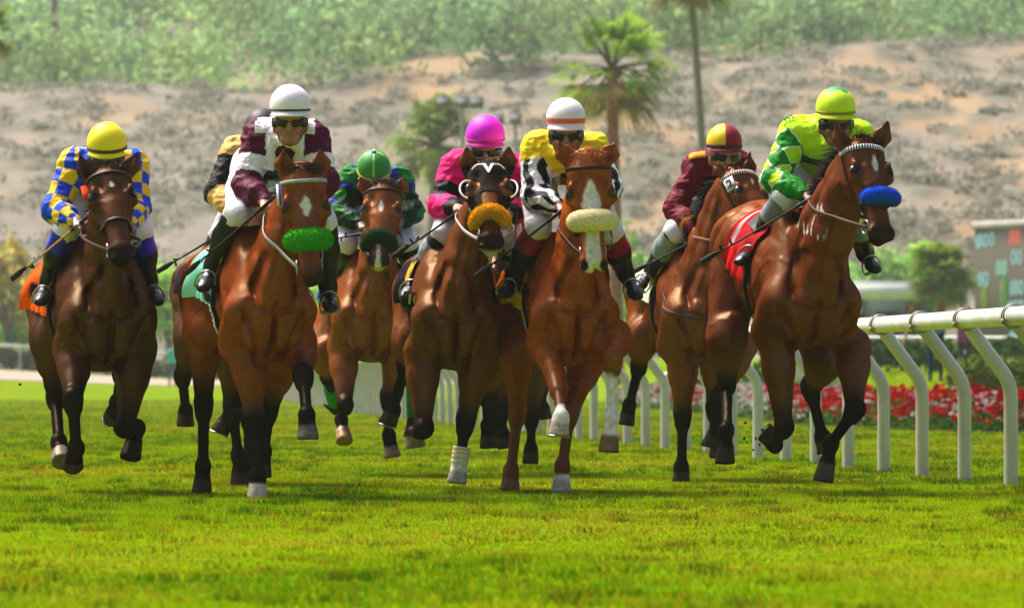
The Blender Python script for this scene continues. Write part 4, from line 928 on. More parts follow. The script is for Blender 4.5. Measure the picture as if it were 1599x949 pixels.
# ---- results board
def board():
    a = P(1522, 593, 212); d = nrm(V(.5, -.87, 0)); nr = V(-.87, -.5, 0); o = empty('results_board', (a[0], a[1], float(zg(a[0], a[1]))), 'tall grey results board with lit blue digits at the right edge', 'scoreboard')
    Rm = np.stack([d, V(0, 0, 1), nr], 1); z1 = P(0, 357, 212)[2]; z0 = float(zg(a[0], a[1]))-.2; W_ = 9.0
    m = MB(); m.box(a*V(1, 1, 0)+d*W_/2+V(0, 0, (z0+z1)/2)-nr*.3, (W_, z1-z0, .6), Rm, (.065, .058, .038)); m.build('panel', M['paint'], o)
    m = MB(); zc = z1+.12; m.box(a*V(1, 1, 0)+d*W_/2+V(0, 0, zc)-nr*.28, (W_+.1, .26, .75), Rm, (.32, .30, .28)); m.build('top_cap', M['paint'], o)
    px2s = lambda px: ((px-CX)/F_PX*212-a[0])/(d[0]-(px-CX)/F_PX*d[1])
    for px, py, txt, cl in [(1522, 379, '0', 'b'), (1535, 377, '80', 'b'), (1549, 375, '0', 'b'), (1585, 371, '88', 'r'), (1583, 403, '0', 'b'), (1592, 403, '0', 'b'), (1564, 419, '88', 'd'), (1523, 438, '6', 'b'), (1536, 437, '80', 'b'), (1579, 452, '1', 'b'), (1590, 450, '80', 'b'), (1578, 483, '8', 'b'), (1590, 481, '08', 'b'), (1528, 530, '8', 'b'), (1580, 530, '8', 'b'), (1592, 528, '80', 'b')]:
        s = max(px2s(px), .25); dd = a[1]+d[1]*s; p = a*V(1, 1, 0)+d*s+V(0, 0, CAM_H+(HY-py)/F_PX*dd)+nr*.012; v, f = text_mesh(txt, .68, .02); m = MB(); m.add(p+v@Rm.T, f); m.build('digits', M['lamp_'+cl], o, color=False)
    for px, py, cl, sx, sz in [(1538, 466, V(.16, .22, .02), .22, .45), (1568, 460, V(.08, .22, .06), .26, .75), (1566, 450, V(.26, .22, .03), .16, .3)]:
        s = px2s(px); dd = a[1]+d[1]*s; m = MB(); m.ball(a*V(1, 1, 0)+d*s+V(0, 0, CAM_H+(HY-py)/F_PX*dd)+nr*.006, (sx, sz, .02), Rm, 14, 8, cl); m.build('picture_spot', M['paint'], o)
M['lamp_b'] = mat_plain('blue_lamps', (.16, .30, .30), emit=((.30, .66, .70), .12)); M['lamp_r'] = mat_plain('red_lamps', (.5, .08, .05), emit=((.8, .10, .06), .18)); M['lamp_d'] = mat_plain('dim_lamps', (.15, .3, .25), emit=((.15, .40, .33), .22))
# ================================================================== riders
SKIN = V(.42, .2, .115)
def jpoints(sp, D):
    dz = dict(helm=.28, shL=.46, shR=.46, elL=.36, elR=.36, haL=.18, haR=.18, hip=.80, knL=.30, knR=.30, anL=.50, anR=.50, toL=.38, toR=.38)
    dz.update(sp.get('dz', {})); return {k: P(*sp[k], D+dz[k]) for k in dz}

def jockey(key, sp, D):
    J = jpoints(sp, D); h = sp.get('h', .0065)
    O = V(J['hip'][0], J['hip'][1], J['hip'][2])
    root = empty('person', O, sp['label'], 'person', 'jockeys riding in the race')
    tu = math.radians(sp.get('turn', 0)); fwd = nrm(V(math.sin(tu), -math.cos(tu), sp.get('pitch', -.22))); r0 = V(1, 0, sp.get('roll', 0))
    rt = nrm(np.cross(fwd, V(0, 0, 1))+V(0, 0, 0)); rt = -rt if rt[0] < 0 else rt; rt = nrm(rt+V(0, 0, sp.get('roll', 0))); rt = nrm(rt-fwd*(rt@fwd)); up = np.cross(rt, fwd); up = up if up[2] > 0 else -up
    HD = .030; Hm = J['helm']; Hc = Hm-up*HD; K = lambda l, w, u: Hc+l*rt+w*fwd+u*up
    Rh = np.stack([rt, fwd, up], 1)
    shm = (J['shL']+J['shR'])/2; spine = nrm(J['hip']-shm)
    # ---- body (skin), one continuous figure under the clothes
    B = Body()
    B.ell(K(0, -.01, -.02), (.076, .096, .1), Rh, .02)
    B.cone(K(0, .03, -.075), K(0, .058, -.14), (.06, .06), (.032, .03), .03, fwd)
    for s in (-1, 1):
        B.cone(K(.05*s, .0, -.09), K(.028*s, .05, -.142), .022, .022, .03, fwd); B.ell(K(.04*s, .07, -.085), (.024, .02, .022), Rh, .02)
        B.ell(K(.08*s, -.012, -.075), (.011, .02, .032), Rh, .008); B.cone(K(.012*s, .1, -.03), K(.045*s, .085, -.028), .013, .012, .015, fwd)
        B.ell(K(.032*s, .088, -.052), (.014, .012, .011), Rh, .008)
    B.cone(K(0, .092, -.045), K(0, .112, -.088), .011, .016, .014, fwd)
    B.cone(K(-.02, .088, -.112), K(.02, .088, -.112), .009, .009, .01, up); B.cone(K(-.017, .084, -.124), K(.017, .084, -.124), .009, .009, .008, up)
    B.cone(K(-.024, .099, -.118), K(.024, .099, -.118), .003, .003, .004, up, sub=True)
    B.cone(K(0, -.03, -.1), shm+V(0, 0, .02), .055, .06, .04, V(1, 0, 0))
    B.cone(shm, J['hip'], (.14, .085), (.13, .09), .05, V(0, 0, 1))
    hands = {}
    for s, S, E, Hn, Kn, An in ((-1, 'shL', 'elL', 'haL', 'knL', 'anL'), (1, 'shR', 'elR', 'haR', 'knR', 'anR')):
        B.cone(J[S], J[E], .048, .038, .03); B.cone(J[E], J[Hn], .036, .025, .02)
        hp = J['hip']+rt*s*.1; B.cone(hp, J[Kn], .085, .05, .04); B.cone(J[Kn], J[An], .05, .035, .02)
        # hand closed on the rein: palm, four curled fingers of different lengths, thumb from the side of the palm
        d = nrm(J[Hn]-J[E]); sd = nrm(np.cross(d, V(0, 0, 1)))*s; dn = np.cross(sd, d)*s; dn = dn if dn[2] < 0 else -dn
        w = J[Hn]; q = w+d*.075
        B.cone(w, q, (.026, .02), (.038, .017), .02, dn)
        for i, ln in enumerate((.92, 1.0, .96, .78)):
            b = q+sd*(.028-.019*i)*s; k1 = b+d*.026*ln+dn*.012; k2 = k1+dn*.026*ln-d*.004; k3 = k2-d*.024*ln+dn*.002
            B.cone(b-d*.01, k1, .0095, .009, .006); B.cone(k1, k2, .009, .0082, .004); B.cone(k2, k3, .0082, .007, .003)
        tb = w+d*.03+sd*.026*s; t1 = tb+sd*.014*s+d*.03+dn*.012; t2 = t1+d*.022+dn*.012-sd*.01*s
        B.cone(tb, t1, .0125, .0105, .01); B.cone(t1, t2, .0105, .008, .004)
        hands[s] = q+dn*.022
    v, f = B.mesh(h*.85)
    sk = V(*sp.get('skin', SKIN)); c = np.tile(sk, (len(v), 1))
    fl = np.abs((v-Hc)@rt); fw_ = (v-Hc)@fwd; fu = (v-Hc)@up
    lip = (fl < .028)*smooth(.012, .006, np.abs(fu+.118))*(fw_ > .07); c = c*(1-.5*lip[:, None])+V(.3, .07, .05)*.5*lip[:, None]
    hair = smooth(.0, -.02, fw_)*(fu > -.09)*(np.linalg.norm(v-Hc, axis=1) < .16); c = c*(1-hair[:, None])+V(.02, .012, .008)*hair[:, None]
    glove = np.zeros(len(v), bool)
    if sp.get('glove'):
        for E, Hn in (('elL', 'haL'), ('elR', 'haR')): glove |= (np.linalg.norm(v-J[Hn], axis=1) < .14)
        c[glove] = V(*sp['glove'])
    mesh_np('body', v, f, M['skin'], root, c)
    # ---- racing silk: loose jacket with folds
    B = Body(); ref = V(0, 0, 1)
    sc = shm+spine*.02
    B.cone(shm+V(0, 0, -.005), J['hip']-spine*.1, (.165, .105), (.155, .11), .06, ref)
    B.cone(J['shL']+(shm-J['shL'])*.15, J['shR']+(shm-J['shR'])*.15, (.08, .085), (.08, .085), .06, spine)
    B.cone(shm+V(0, 0, .03), K(0, -.03, -.135), .078, .062, .03)
    B.cone(shm+fwd*.02-V(0, 0, .07), (shm+J['hip'])/2-V(0, 0, .1), (.13, .08), (.12, .06), .06, ref)
    for S, E, Hn in (('shL', 'elL', 'haL'), ('shR', 'elR', 'haR')):
        B.cone(J[S]+(shm-J[S])*.1, J[E], .08*sp.get('puff', 1), .066*sp.get('puff', 1), .05); B.cone(J[E], J[E]+(J[Hn]-J[E])*.55, .066*sp.get('puff', 1), .054, .03); B.cone(J[E]+(J[Hn]-J[E])*.5, J[E]+(J[Hn]-J[E])*.93, .054, .034, .03)
    ph = key*7.3
    def wr(p):
        n = noise3(p*V(12, 9, 19)+ph); n2 = noise3(p*V(26, 20, 34)+ph*2); return .015*(np.abs(2*n-1)-.45)+.011*(np.abs(2*n2-1)-.45)
    v, f = B.mesh(h, wr)
    arms = {}; jv_, jf_ = v, f
    for i, (S, E, Hn) in enumerate((('shL', 'elL', 'haL'), ('shR', 'elR', 'haR'))):
        du, tu_ = segdist(v, J[S], J[E]); df, tf = segdist(v, J[E], J[Hn]); arms[i] = (du, tu_, df, tf)
    dt_, tt = segdist(v, shm, J['hip'])
    da = np.stack([np.minimum(arms[i][0]-.075, arms[i][2]-.06) for i in (0, 1)], 1)
    dtor = dt_-.15; arm = da.min(1) < dtor+.0
    wi = da.argmin(1); g = lambda j: np.where(wi == 0, arms[0][j], arms[1][j])
    du, tu_, df, tf = g(0), g(1), g(2), g(3); isf = df-.06 < du-.07
    s_ = np.where(isf, 1+tf, tu_)                          # 0 shoulder, 1 elbow, 2 wrist
    A_ = np.where(wi[:, None] == 0, J['shL'], J['shR']); E_ = np.where(wi[:, None] == 0, J['elL'], J['elR']); H_ = np.where(wi[:, None] == 0, J['haL'], J['haR'])
    ax = np.where(isf[:, None], H_-E_, E_-A_); ax /= np.linalg.norm(ax, axis=1)[:, None]
    b1 = np.cross(ax, V(0, 1, .3)); b1 /= np.linalg.norm(b1, axis=1)[:, None]; b2 = np.cross(ax, b1)
    rel = v-np.where(isf[:, None], E_, A_); ang = np.arctan2(np.sum(rel*b2, 1), np.sum(rel*b1, 1))
    X = (v-shm)@rt; Z = (v-shm)@V(0, 0, 1); Y = (v-shm)@V(0, -1, 0)
    col = sp['silk'](dict(arm=arm, s=s_, ang=ang, X=X, Y=Y, Z=Z, t=tt, side=wi, v=v, len=len(v)))
    jk = mesh_np('jacket', v, f, M['silk'], root, col)
    # ---- breeches
    B = Body()
    B.cone(J['hip']-rt*.06, J['hip']+rt*.06, .12, .12, .05)
    B.cone(J['hip'], J['hip']-spine*.14, (.14, .1), (.13, .09), .05)
    for s, Kn, An in ((-1, 'knL', 'anL'), (1, 'knR', 'anR')):
        hp = J['hip']+rt*s*.09; B.cone(hp, hp+(J[Kn]-hp)*.5, .108, .092, .04); B.cone(hp+(J[Kn]-hp)*.5, J[Kn], .092, .068, .03); B.cone(J[Kn], J[Kn]+(J[An]-J[Kn])*.25, .066, .062, .02)
    v, f = B.mesh(h, lambda p: .008*(np.abs(2*noise3(p*V(14, 14, 20)+ph)-1)-.4))
    mesh_np('breeches', v, f, M['breech'], root, np.tile(V(*sp.get('breech', (.68, .64, .70))), (len(v), 1)))
    # ---- boots with stirrup irons
    for s, Kn, An, To in ((-1, 'knL', 'anL', 'toL'), (1, 'knR', 'anR', 'toR')):
        B = Body(); a0 = J[Kn]+(J[An]-J[Kn])*.08; an = J[An]; sh = nrm(an-J[Kn])
        B.cone(a0, a0+(an-a0)*.45, .071, .069, .02); B.cone(a0+(an-a0)*.4, an, .069, .046, .03)
        to = J[To]; fd = nrm(to-an); hl = an-fd*.035+sh*.045; tl = an+fd*.185+sh*.05
        B.cone(an+sh*.01, hl, .042, .034, .03); B.cone(hl, tl, (.036, .026), (.034, .024), .03, V(0, 0, 1)); B.cone(tl-fd*.04, tl+fd*.025, (.042, .026), (.032, .02), .02, V(0, 0, 1))
        v, f = B.mesh(h, lambda p: .004*(np.abs(2*noise3(p*24+ph)-1)-.4))
        t = ((v-a0)@nrm(an-a0))/np.linalg.norm(an-a0); c = sp['boot'](t, v)
        bo = mesh_np('boot', v, f, M['boot'], root, c)
        m = MB(); cc = an+fd*.10+sh*.055; sd = nrm(np.cross(fd, sh)); q = np.linspace(-.15*math.pi, 1.15*math.pi, 16)
        pts = cc+np.cos(q)[:, None]*sd*.050-np.sin(q)[:, None]*sh*.085+sh*.022; m.tube(pts, .0055, 6); m.tube([pts[0], pts[-1]], [.009, .011], 6)
        m.build('stirrup_iron', M['metal'], bo, color=False)
        m = MB(); m.strap(bez(cc-sh*.085, cc-sh*.085+V(0, .0, .15), P(*sp['hip'], J['hip'][1]-.15)+rt*s*.2-V(0, 0, .2), 8), np.tile(rt*s, (8, 1)), .02, .004, (.012, .01, .01)); m.build('stirrup_leather', M['leather'], bo)
    # ---- helmet with cover, peak and band
    m = MB(); n, mm = 72, 30; el = np.linspace(-.32, math.pi/2, mm); az = np.arange(n)*2*math.pi/n
    E2, A2 = np.meshgrid(el, az, indexing='ij'); lo = np.clip(1+.03*np.sin(E2), .9, 1.1)
    rx, ry, rz = .104, .124, .108; wob = 1+.006*np.sin(A2*3+key)
    pts = np.stack([rx*np.cos(E2)*np.sin(A2)*wob, ry*np.cos(E2)*np.cos(A2)*wob, rz*np.sin(E2)+.004], -1)
    hv = pts.reshape(-1, 3); W_ = Hm+hv@Rh.T; a = np.arange(mm-1)[:, None]*n+np.arange(n)[None]; b = np.arange(mm-1)[:, None]*n+(np.arange(n)[None]+1) % n
    hc = sp['cap'](E2.ravel(), A2.ravel(), hv)
    hm = MB(); hm.add(W_, np.stack([a, b, b+n, a+n], -1).reshape(-1, 4), hc)
    he = hm.build('helmet', M['helmet'], root)
    m = MB(); t = np.linspace(-1.15, 1.15, 24); c0 = -.30; r_in = [np.stack([rx*.98*np.cos(c0)*np.sin(t), ry*.98*np.cos(c0)*np.cos(t), 0*t-.030+.004*np.cos(t)], -1)]
    out = np.stack([rx*1.06*np.sin(t), ry*np.cos(t)*1.0+.022*np.cos(t)**2, -.042-.006*np.cos(t)], -1)
    low = out-V(0, 0, .006); inl = r_in[0]-V(0, 0, .012)
    g4 = np.stack([r_in[0], out, low, inl]); a = np.arange(3)[:, None]*24+np.arange(23)[None]
    m.add(Hm+g4.reshape(-1, 3)@Rh.T, np.stack([a, a+1, a+25, a+24], -1).reshape(-1, 4), sp['peak']); m.build('peak', M['helmet'], he)
    if sp.get('band') is not None:
        t = np.linspace(0, 2*math.pi, 48, endpoint=False); z = -.018; q = math.asin((z-.004)/rz)
        pts = np.stack([rx*1.012*math.cos(q)*np.sin(t), ry*1.012*math.cos(q)*np.cos(t), 0*t+z-.004*np.cos(t)], -1); m = MB()
        m.strap(Hm+pts@Rh.T, np.stack([np.sin(t), np.cos(t), 0*t], -1)@Rh.T, sp.get('bandw', .018), .003, sp['band'], closed=True); m.build('hat_band', M['helmet'], he)
    if sp.get('button') is not None:
        m = MB(); m.ball(K(0, 0, .112+HD), (.016, .016, .008), Rh, 12, 6, sp['button']); m.build('button', M['helmet'], he)
    m = MB()
    for s in (-1, 1): m.strap([K(.092*s, .02, -.03), K(.082*s, .025, -.08), K(.05*s, .05, -.145), K(0, .068, -.172)], [rt*s, rt*s, nrm(rt*s-up*.5), -up], .014, .003, (.01, .01, .01))
    m.build('chin_strap', M['leather'], he)
    # ---- goggles
    t = np.linspace(-1.25, 1.25, 26); m = MB(); zz = np.array([-.030, -.022, .0, .018, .022]); oo = np.array([.0, .010, .013, .010, .0])
    R_ = []
    for z, o in zip(zz, oo):
        nosecut = np.where(np.abs(t) < .25, (1-np.abs(t)/.25)*.016, 0)*(z < 0)
        R_.append(np.stack([(.083+o)*np.sin(t), (.100+o)*np.cos(t)-.004, z-.050+nosecut], -1))
    g5 = np.stack(R_); a = np.arange(4)[:, None]*26+np.arange(25)[None]
    m.add(Hc+g5.reshape(-1, 3)@Rh.T, np.stack([a, a+1, a+27, a+26], -1).reshape(-1, 4))
    go = m.build('goggles', M['lens'], root, color=False)
    m = MB()
    for r_ in (R_[0], R_[4]): m.tube(Hc+(r_*1.02)@Rh.T, .0035, 6, sp.get('gogc', (.02, .02, .02)))
    for s in (0, -1): m.tube(Hc+np.stack([q[s] for q in R_])@Rh.T*1.0, .004, 6, sp.get('gogc', (.02, .02, .02)))
    m.build('goggle_frame', M['leather'], go)
    # ---- extras: collar, epaulettes, yoke
    if 'extra' in sp: sp['extra'](dict(J=J, K=K, Rh=Rh, rt=rt, fwd=fwd, up=up, shm=shm, spine=spine, root=root, jv=v, jb=ray_bvh(jv_, jf_)))
    if sp.get('whip'):
        w = sp['whip']; a = P(*w[0], D+w[2]); b = P(*w[1], D+w[3]); wd = nrm(b-a)
        wr_ = empty('whip', a, w[4], 'whip', 'riding whips'); L = np.linalg.norm(b-a)
        m = MB(); m.tube([a-wd*.10, a, a+wd*.05], [.011, .010, .008], 8, (.012, .01, .01)); m.ball(a-wd*.10, (.014,)*3, None, 10, 6, (.02, .02, .02)); m.build('handle', M['leather'], wr_)
        m = MB(); sag = V(0, 0, -.012*L); m.tube(bez(a, (a+b)/2+sag, b-wd*.10, 10), np.linspace(.007, .0045, 10), 7, w[5] if len(w) > 5 else (.012, .011, .011)); m.build('shaft', M['leather'], wr_)
        m = MB(); m.strap([b-wd*.12, b-wd*.06, b], np.tile(V(0, -1, .3), (3, 1)), [.014, .034, .03], .006, (.015, .013, .012))
        for i in range(4): m.strap([b-wd*(.13+.022*i), b-wd*(.13+.022*i)+nrm(V(*RNG.normal(0, 1, 3)))*.03], np.tile(V(0, -1, .3), (2, 1)), .012, .002, (.015, .013, .012))
        m.build('flap', M['leather'], wr_)
    return hands
# ================================================================== what each horse and rider looks like
R = rgb
def A3(c, n): return np.tile(V(*c), (n, 1))
def mix(c, m, col): m = np.asarray(m, float)[:, None]; return c*(1-m)+V(*col)*m

def silk1(q):     # yellow and blue checks
    n = q['len']; ye, bl = V(*R(235, 190, 25)), V(*R(20, 70, 200))
    ua = np.floor(q['s']*3.6+.2)+np.floor((q['ang']+math.pi)/(2*math.pi)*6)
    ut = np.floor((q['X']+.5)/.075)+np.floor((q['Z']+.5)/.075)+np.floor((q['Y']+1)/.075)
    k = np.where(q['arm'], ua, ut) % 2; c = np.where(k[:, None] > .5, ye, bl)
    return c
def silk2(q):     # maroon sleeves with a white hoop, white body with maroon bars
    ma, wh = R(85, 12, 48), R(240, 232, 240); c = A3(wh, q['len'])
    c = mix(c, q['arm'] & ((q['s'] < .45) | (q['s'] > .78)), ma)
    t = ~q['arm']; c = mix(c, t & (np.abs(q['Z']+.10) < .03), R(40, 8, 40)); c = mix(c, t & (np.abs(q['Z']+.19) < .025), R(40, 8, 40))
    c = mix(c, t & (np.abs(q['X']) > .10) & (np.abs(q['X']) < .16) & (q['Z'] < .05), ma)
    return c
def silk3(q):     # black with gold shoulders and forearms
    c = A3((.008, .007, .010), q['len']); go = R(222, 170, 90)
    c = mix(c, (q['arm'] & (q['s'] < .22)) | (q['arm'] & (q['s'] > 1.1)), go); return mix(c, ~q['arm'] & (q['Z'] > -.02), go)
def silk4(q):     # green with navy patches
    gr, na = R(20, 110, 28), R(18, 24, 130); c = A3(gr, q['len'])
    n = noise3(q['v']*17); dk = noise3(q['v']*13+9)
    c = mix(c, (q['arm'] & (np.abs(q['s']-.35) < .09)), na); c = mix(c, (n > .58) & ((q['s'] > .4) | ~q['arm']), na)
    c = mix(c, (q['arm'] & (q['s'] > .4) & (dk > .48)), R(6, 40, 14)); return mix(c, ~q['arm'] & (q['Z'] < -.05), R(8, 22, 40))
def silk5(q):     # hot pink with a black hoop on each sleeve
    c = A3(R(226, 8, 110), q['len']); c = mix(c, q['arm'] & (q['s'] > .50) & (q['s'] < .88), (.008, .007, .008))
    return mix(c, q['arm'] & (q['s'] > 1.72), (.01, .008, .01))
def silk6(q):     # black and white stripes under a yellow yoke
    k = np.where(q['arm'], np.sin(q['ang']*5+1.2*np.sin(q['s']*9)), np.sin(q['X']*95)) > 0
    c = np.where(k[:, None], V(.78, .76, .78), V(.007, .007, .009)); yo = (q['arm'] & (q['s'] < .34)) | (~q['arm'] & (q['Z'] > -.13))
    return mix(c, yo, R(238, 205, 20))
def silk7(q):     # maroon with gold piping
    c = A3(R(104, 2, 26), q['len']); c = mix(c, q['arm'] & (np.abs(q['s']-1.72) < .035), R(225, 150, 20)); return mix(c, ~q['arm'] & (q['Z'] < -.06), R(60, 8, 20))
def silk8(q):     # lime body, green sleeves with lime diamonds edged white
    li, gr = R(190, 230, 10), R(20, 125, 25); c = A3(li, q['len'])
    u = (q['ang']/(2*math.pi)*3.0); w = q['s']*2.6+.25
    d = np.abs((u % 1)-.5)+np.abs((w % 1)-.5); ar = q['arm'] & (q['s'] > .08)
    c = mix(c, ar, gr); c = mix(c, ar & (d < .47) & (q['s'] < 1.45), (.8, .82, .7)); return mix(c, ar & (d < .40) & (q['s'] < 1.45), li)
def silk9(q): return A3(R(30, 120, 125), q['len'])
def cap_plain(c):
    return lambda E, A, hv: A3(c, len(E))
def cap4(E, A, hv):
    c = A3(R(40, 130, 40), len(E)); k = np.abs(np.abs(((A+math.pi/4) % (math.pi/2))-math.pi/4)*np.cos(E)) < .05; return mix(c, k & (E > .0), R(170, 215, 120))
def cap6(E, A, hv): return mix(A3(R(240, 226, 230), len(E)), (E < .02) & (E > -.24), R(225, 95, 60))
def cap7(E, A, hv):
    k = (np.floor((A+.25)/(math.pi/2)) % 2) > .5; return np.where(k[:, None], V(*R(240, 195, 15)), V(*R(140, 5, 35)))
def cap8(E, A, hv):
    c = A3(R(205, 235, 10), len(E)); return mix(c, E > .93+.12*np.cos(A*4), R(35, 140, 70))
def boots(top, tc, mid=None):
    def f(t, v):
        c = A3((.010, .009, .010), len(v)); c = mix(c, t < top, tc)
        if mid is not None: c = mix(c, (t > top) & (t < mid[0]), mid[1])
        return c
    return f

def epaulet(J, S, w, l, col, g, name, lift=.085, dx=0):
    m = MB(); a = g['J'][S]+(g['shm']-g['J'][S])*.55+V(0, -.02, lift); b = g['J'][S]+V(0, -.05, lift*.75); m.strap(bez(a, (a+b)/2+V(0, 0, .012), b, 8), np.tile(V(0, -.5, .8), (8, 1)), w, .008, col)
    m.build(name, M['silk'], g['root'])
def surf_strip(g, pts, nor, w, col, name):
    m = MB(); m.strap(pts, nor, w, .006, col); m.build(name, M['silk'], g['root'])
def on_jacket(g, p, d):
    """outermost jacket point seen from direction d"""
    q, n_ = cast(g['jb'], p, d, .5, .1); return q
def extra2(g):
    wh = V(*R(240, 235, 240))
    for s, S in ((-1, 'shL'), (1, 'shR')):
        pts = [on_jacket(g, g['shm']+(g['J'][S]-g['shm'])*k, nrm(V(s*.05, -.9, .42)))+V(0, -.008, .004) for k in np.linspace(.58, .98, 6)]
        surf_strip(g, pts, np.tile(V(0, -.9, .4), (6, 1)), .07, wh, 'epaulette')
        pts = [on_jacket(g, g['shm']+g['rt']*s*(.05+.035*k)+V(0, 0, -.02-.16*k), V(0, -1, .1))+V(0, -.01, 0) for k in np.linspace(0, 1, 6)]
        surf_strip(g, pts, np.tile(V(0, -1, .2), (6, 1)), .06, wh, 'collar_tab')
    pts = [on_jacket(g, g['shm']+g['rt']*x+V(0, 0, -.06-.4*abs(x)), V(0, -1, 0))+V(0, -.01, 0) for x in np.linspace(-.05, .05, 5)]
    surf_strip(g, pts, np.tile(V(0, -1, 0), (5, 1)), .05, V(.03, .008, .02), 'neck_tie')
def extra7(g):
    pts = [on_jacket(g, g['shm']+(g['J']['shL']-g['shm'])*k, nrm(V(-.15, -.75, .55)))+V(0, -.006, .008) for k in np.linspace(.45, 1.15, 6)]
    surf_strip(g, pts, np.tile(V(0, -.7, .7), (6, 1)), .055, V(*R(225, 150, 20)), 'shoulder_band')
def extra8(g):
    m = MB(); gr = V(*R(30, 120, 40))
    for k in (.9, 1.02, 1.14):
        p = on_jacket(g, g['shm']+(g['J']['shL']-g['shm'])*k, nrm(V(-.35, -.55, .75)))+V(0, -.005, .007)
        m.strap([p+V(-.03, 0, -.012), p+V(0, -.003, .012), p+V(.03, 0, -.012)], np.tile(V(-.2, -.6, .7), (3, 1)), .010, .003, gr)
    m.build('chevrons', M['silk'], g['root'])
    pts = [on_jacket(g, g['shm']+g['rt']*x+V(0, 0, -.15-.25*(x+.02)), V(0, -1, 0))+V(0, -.008, 0) for x in np.linspace(-.13, .12, 8)]
    surf_strip(g, pts, np.tile(V(0, -1, 0), (8, 1)), .045, V(.02, .05, .03), 'waist_sash')

WHITE = (.62, .60, .62); OFFBLK = (.012, .011, .011)
def clothf(c, trim=None, w=.06, blk=None):
    def f(u, w_, t):
        col = V(*c)
        if trim is not None and (1-w*2.2 < u < 1-w*.9) and abs(w_) < .8: col = V(*trim)
        if blk is not None and blk[0] < abs(w_) < blk[1] and blk[2] < u < blk[3]: col = V(.012, .011, .012)
        return col
    return f

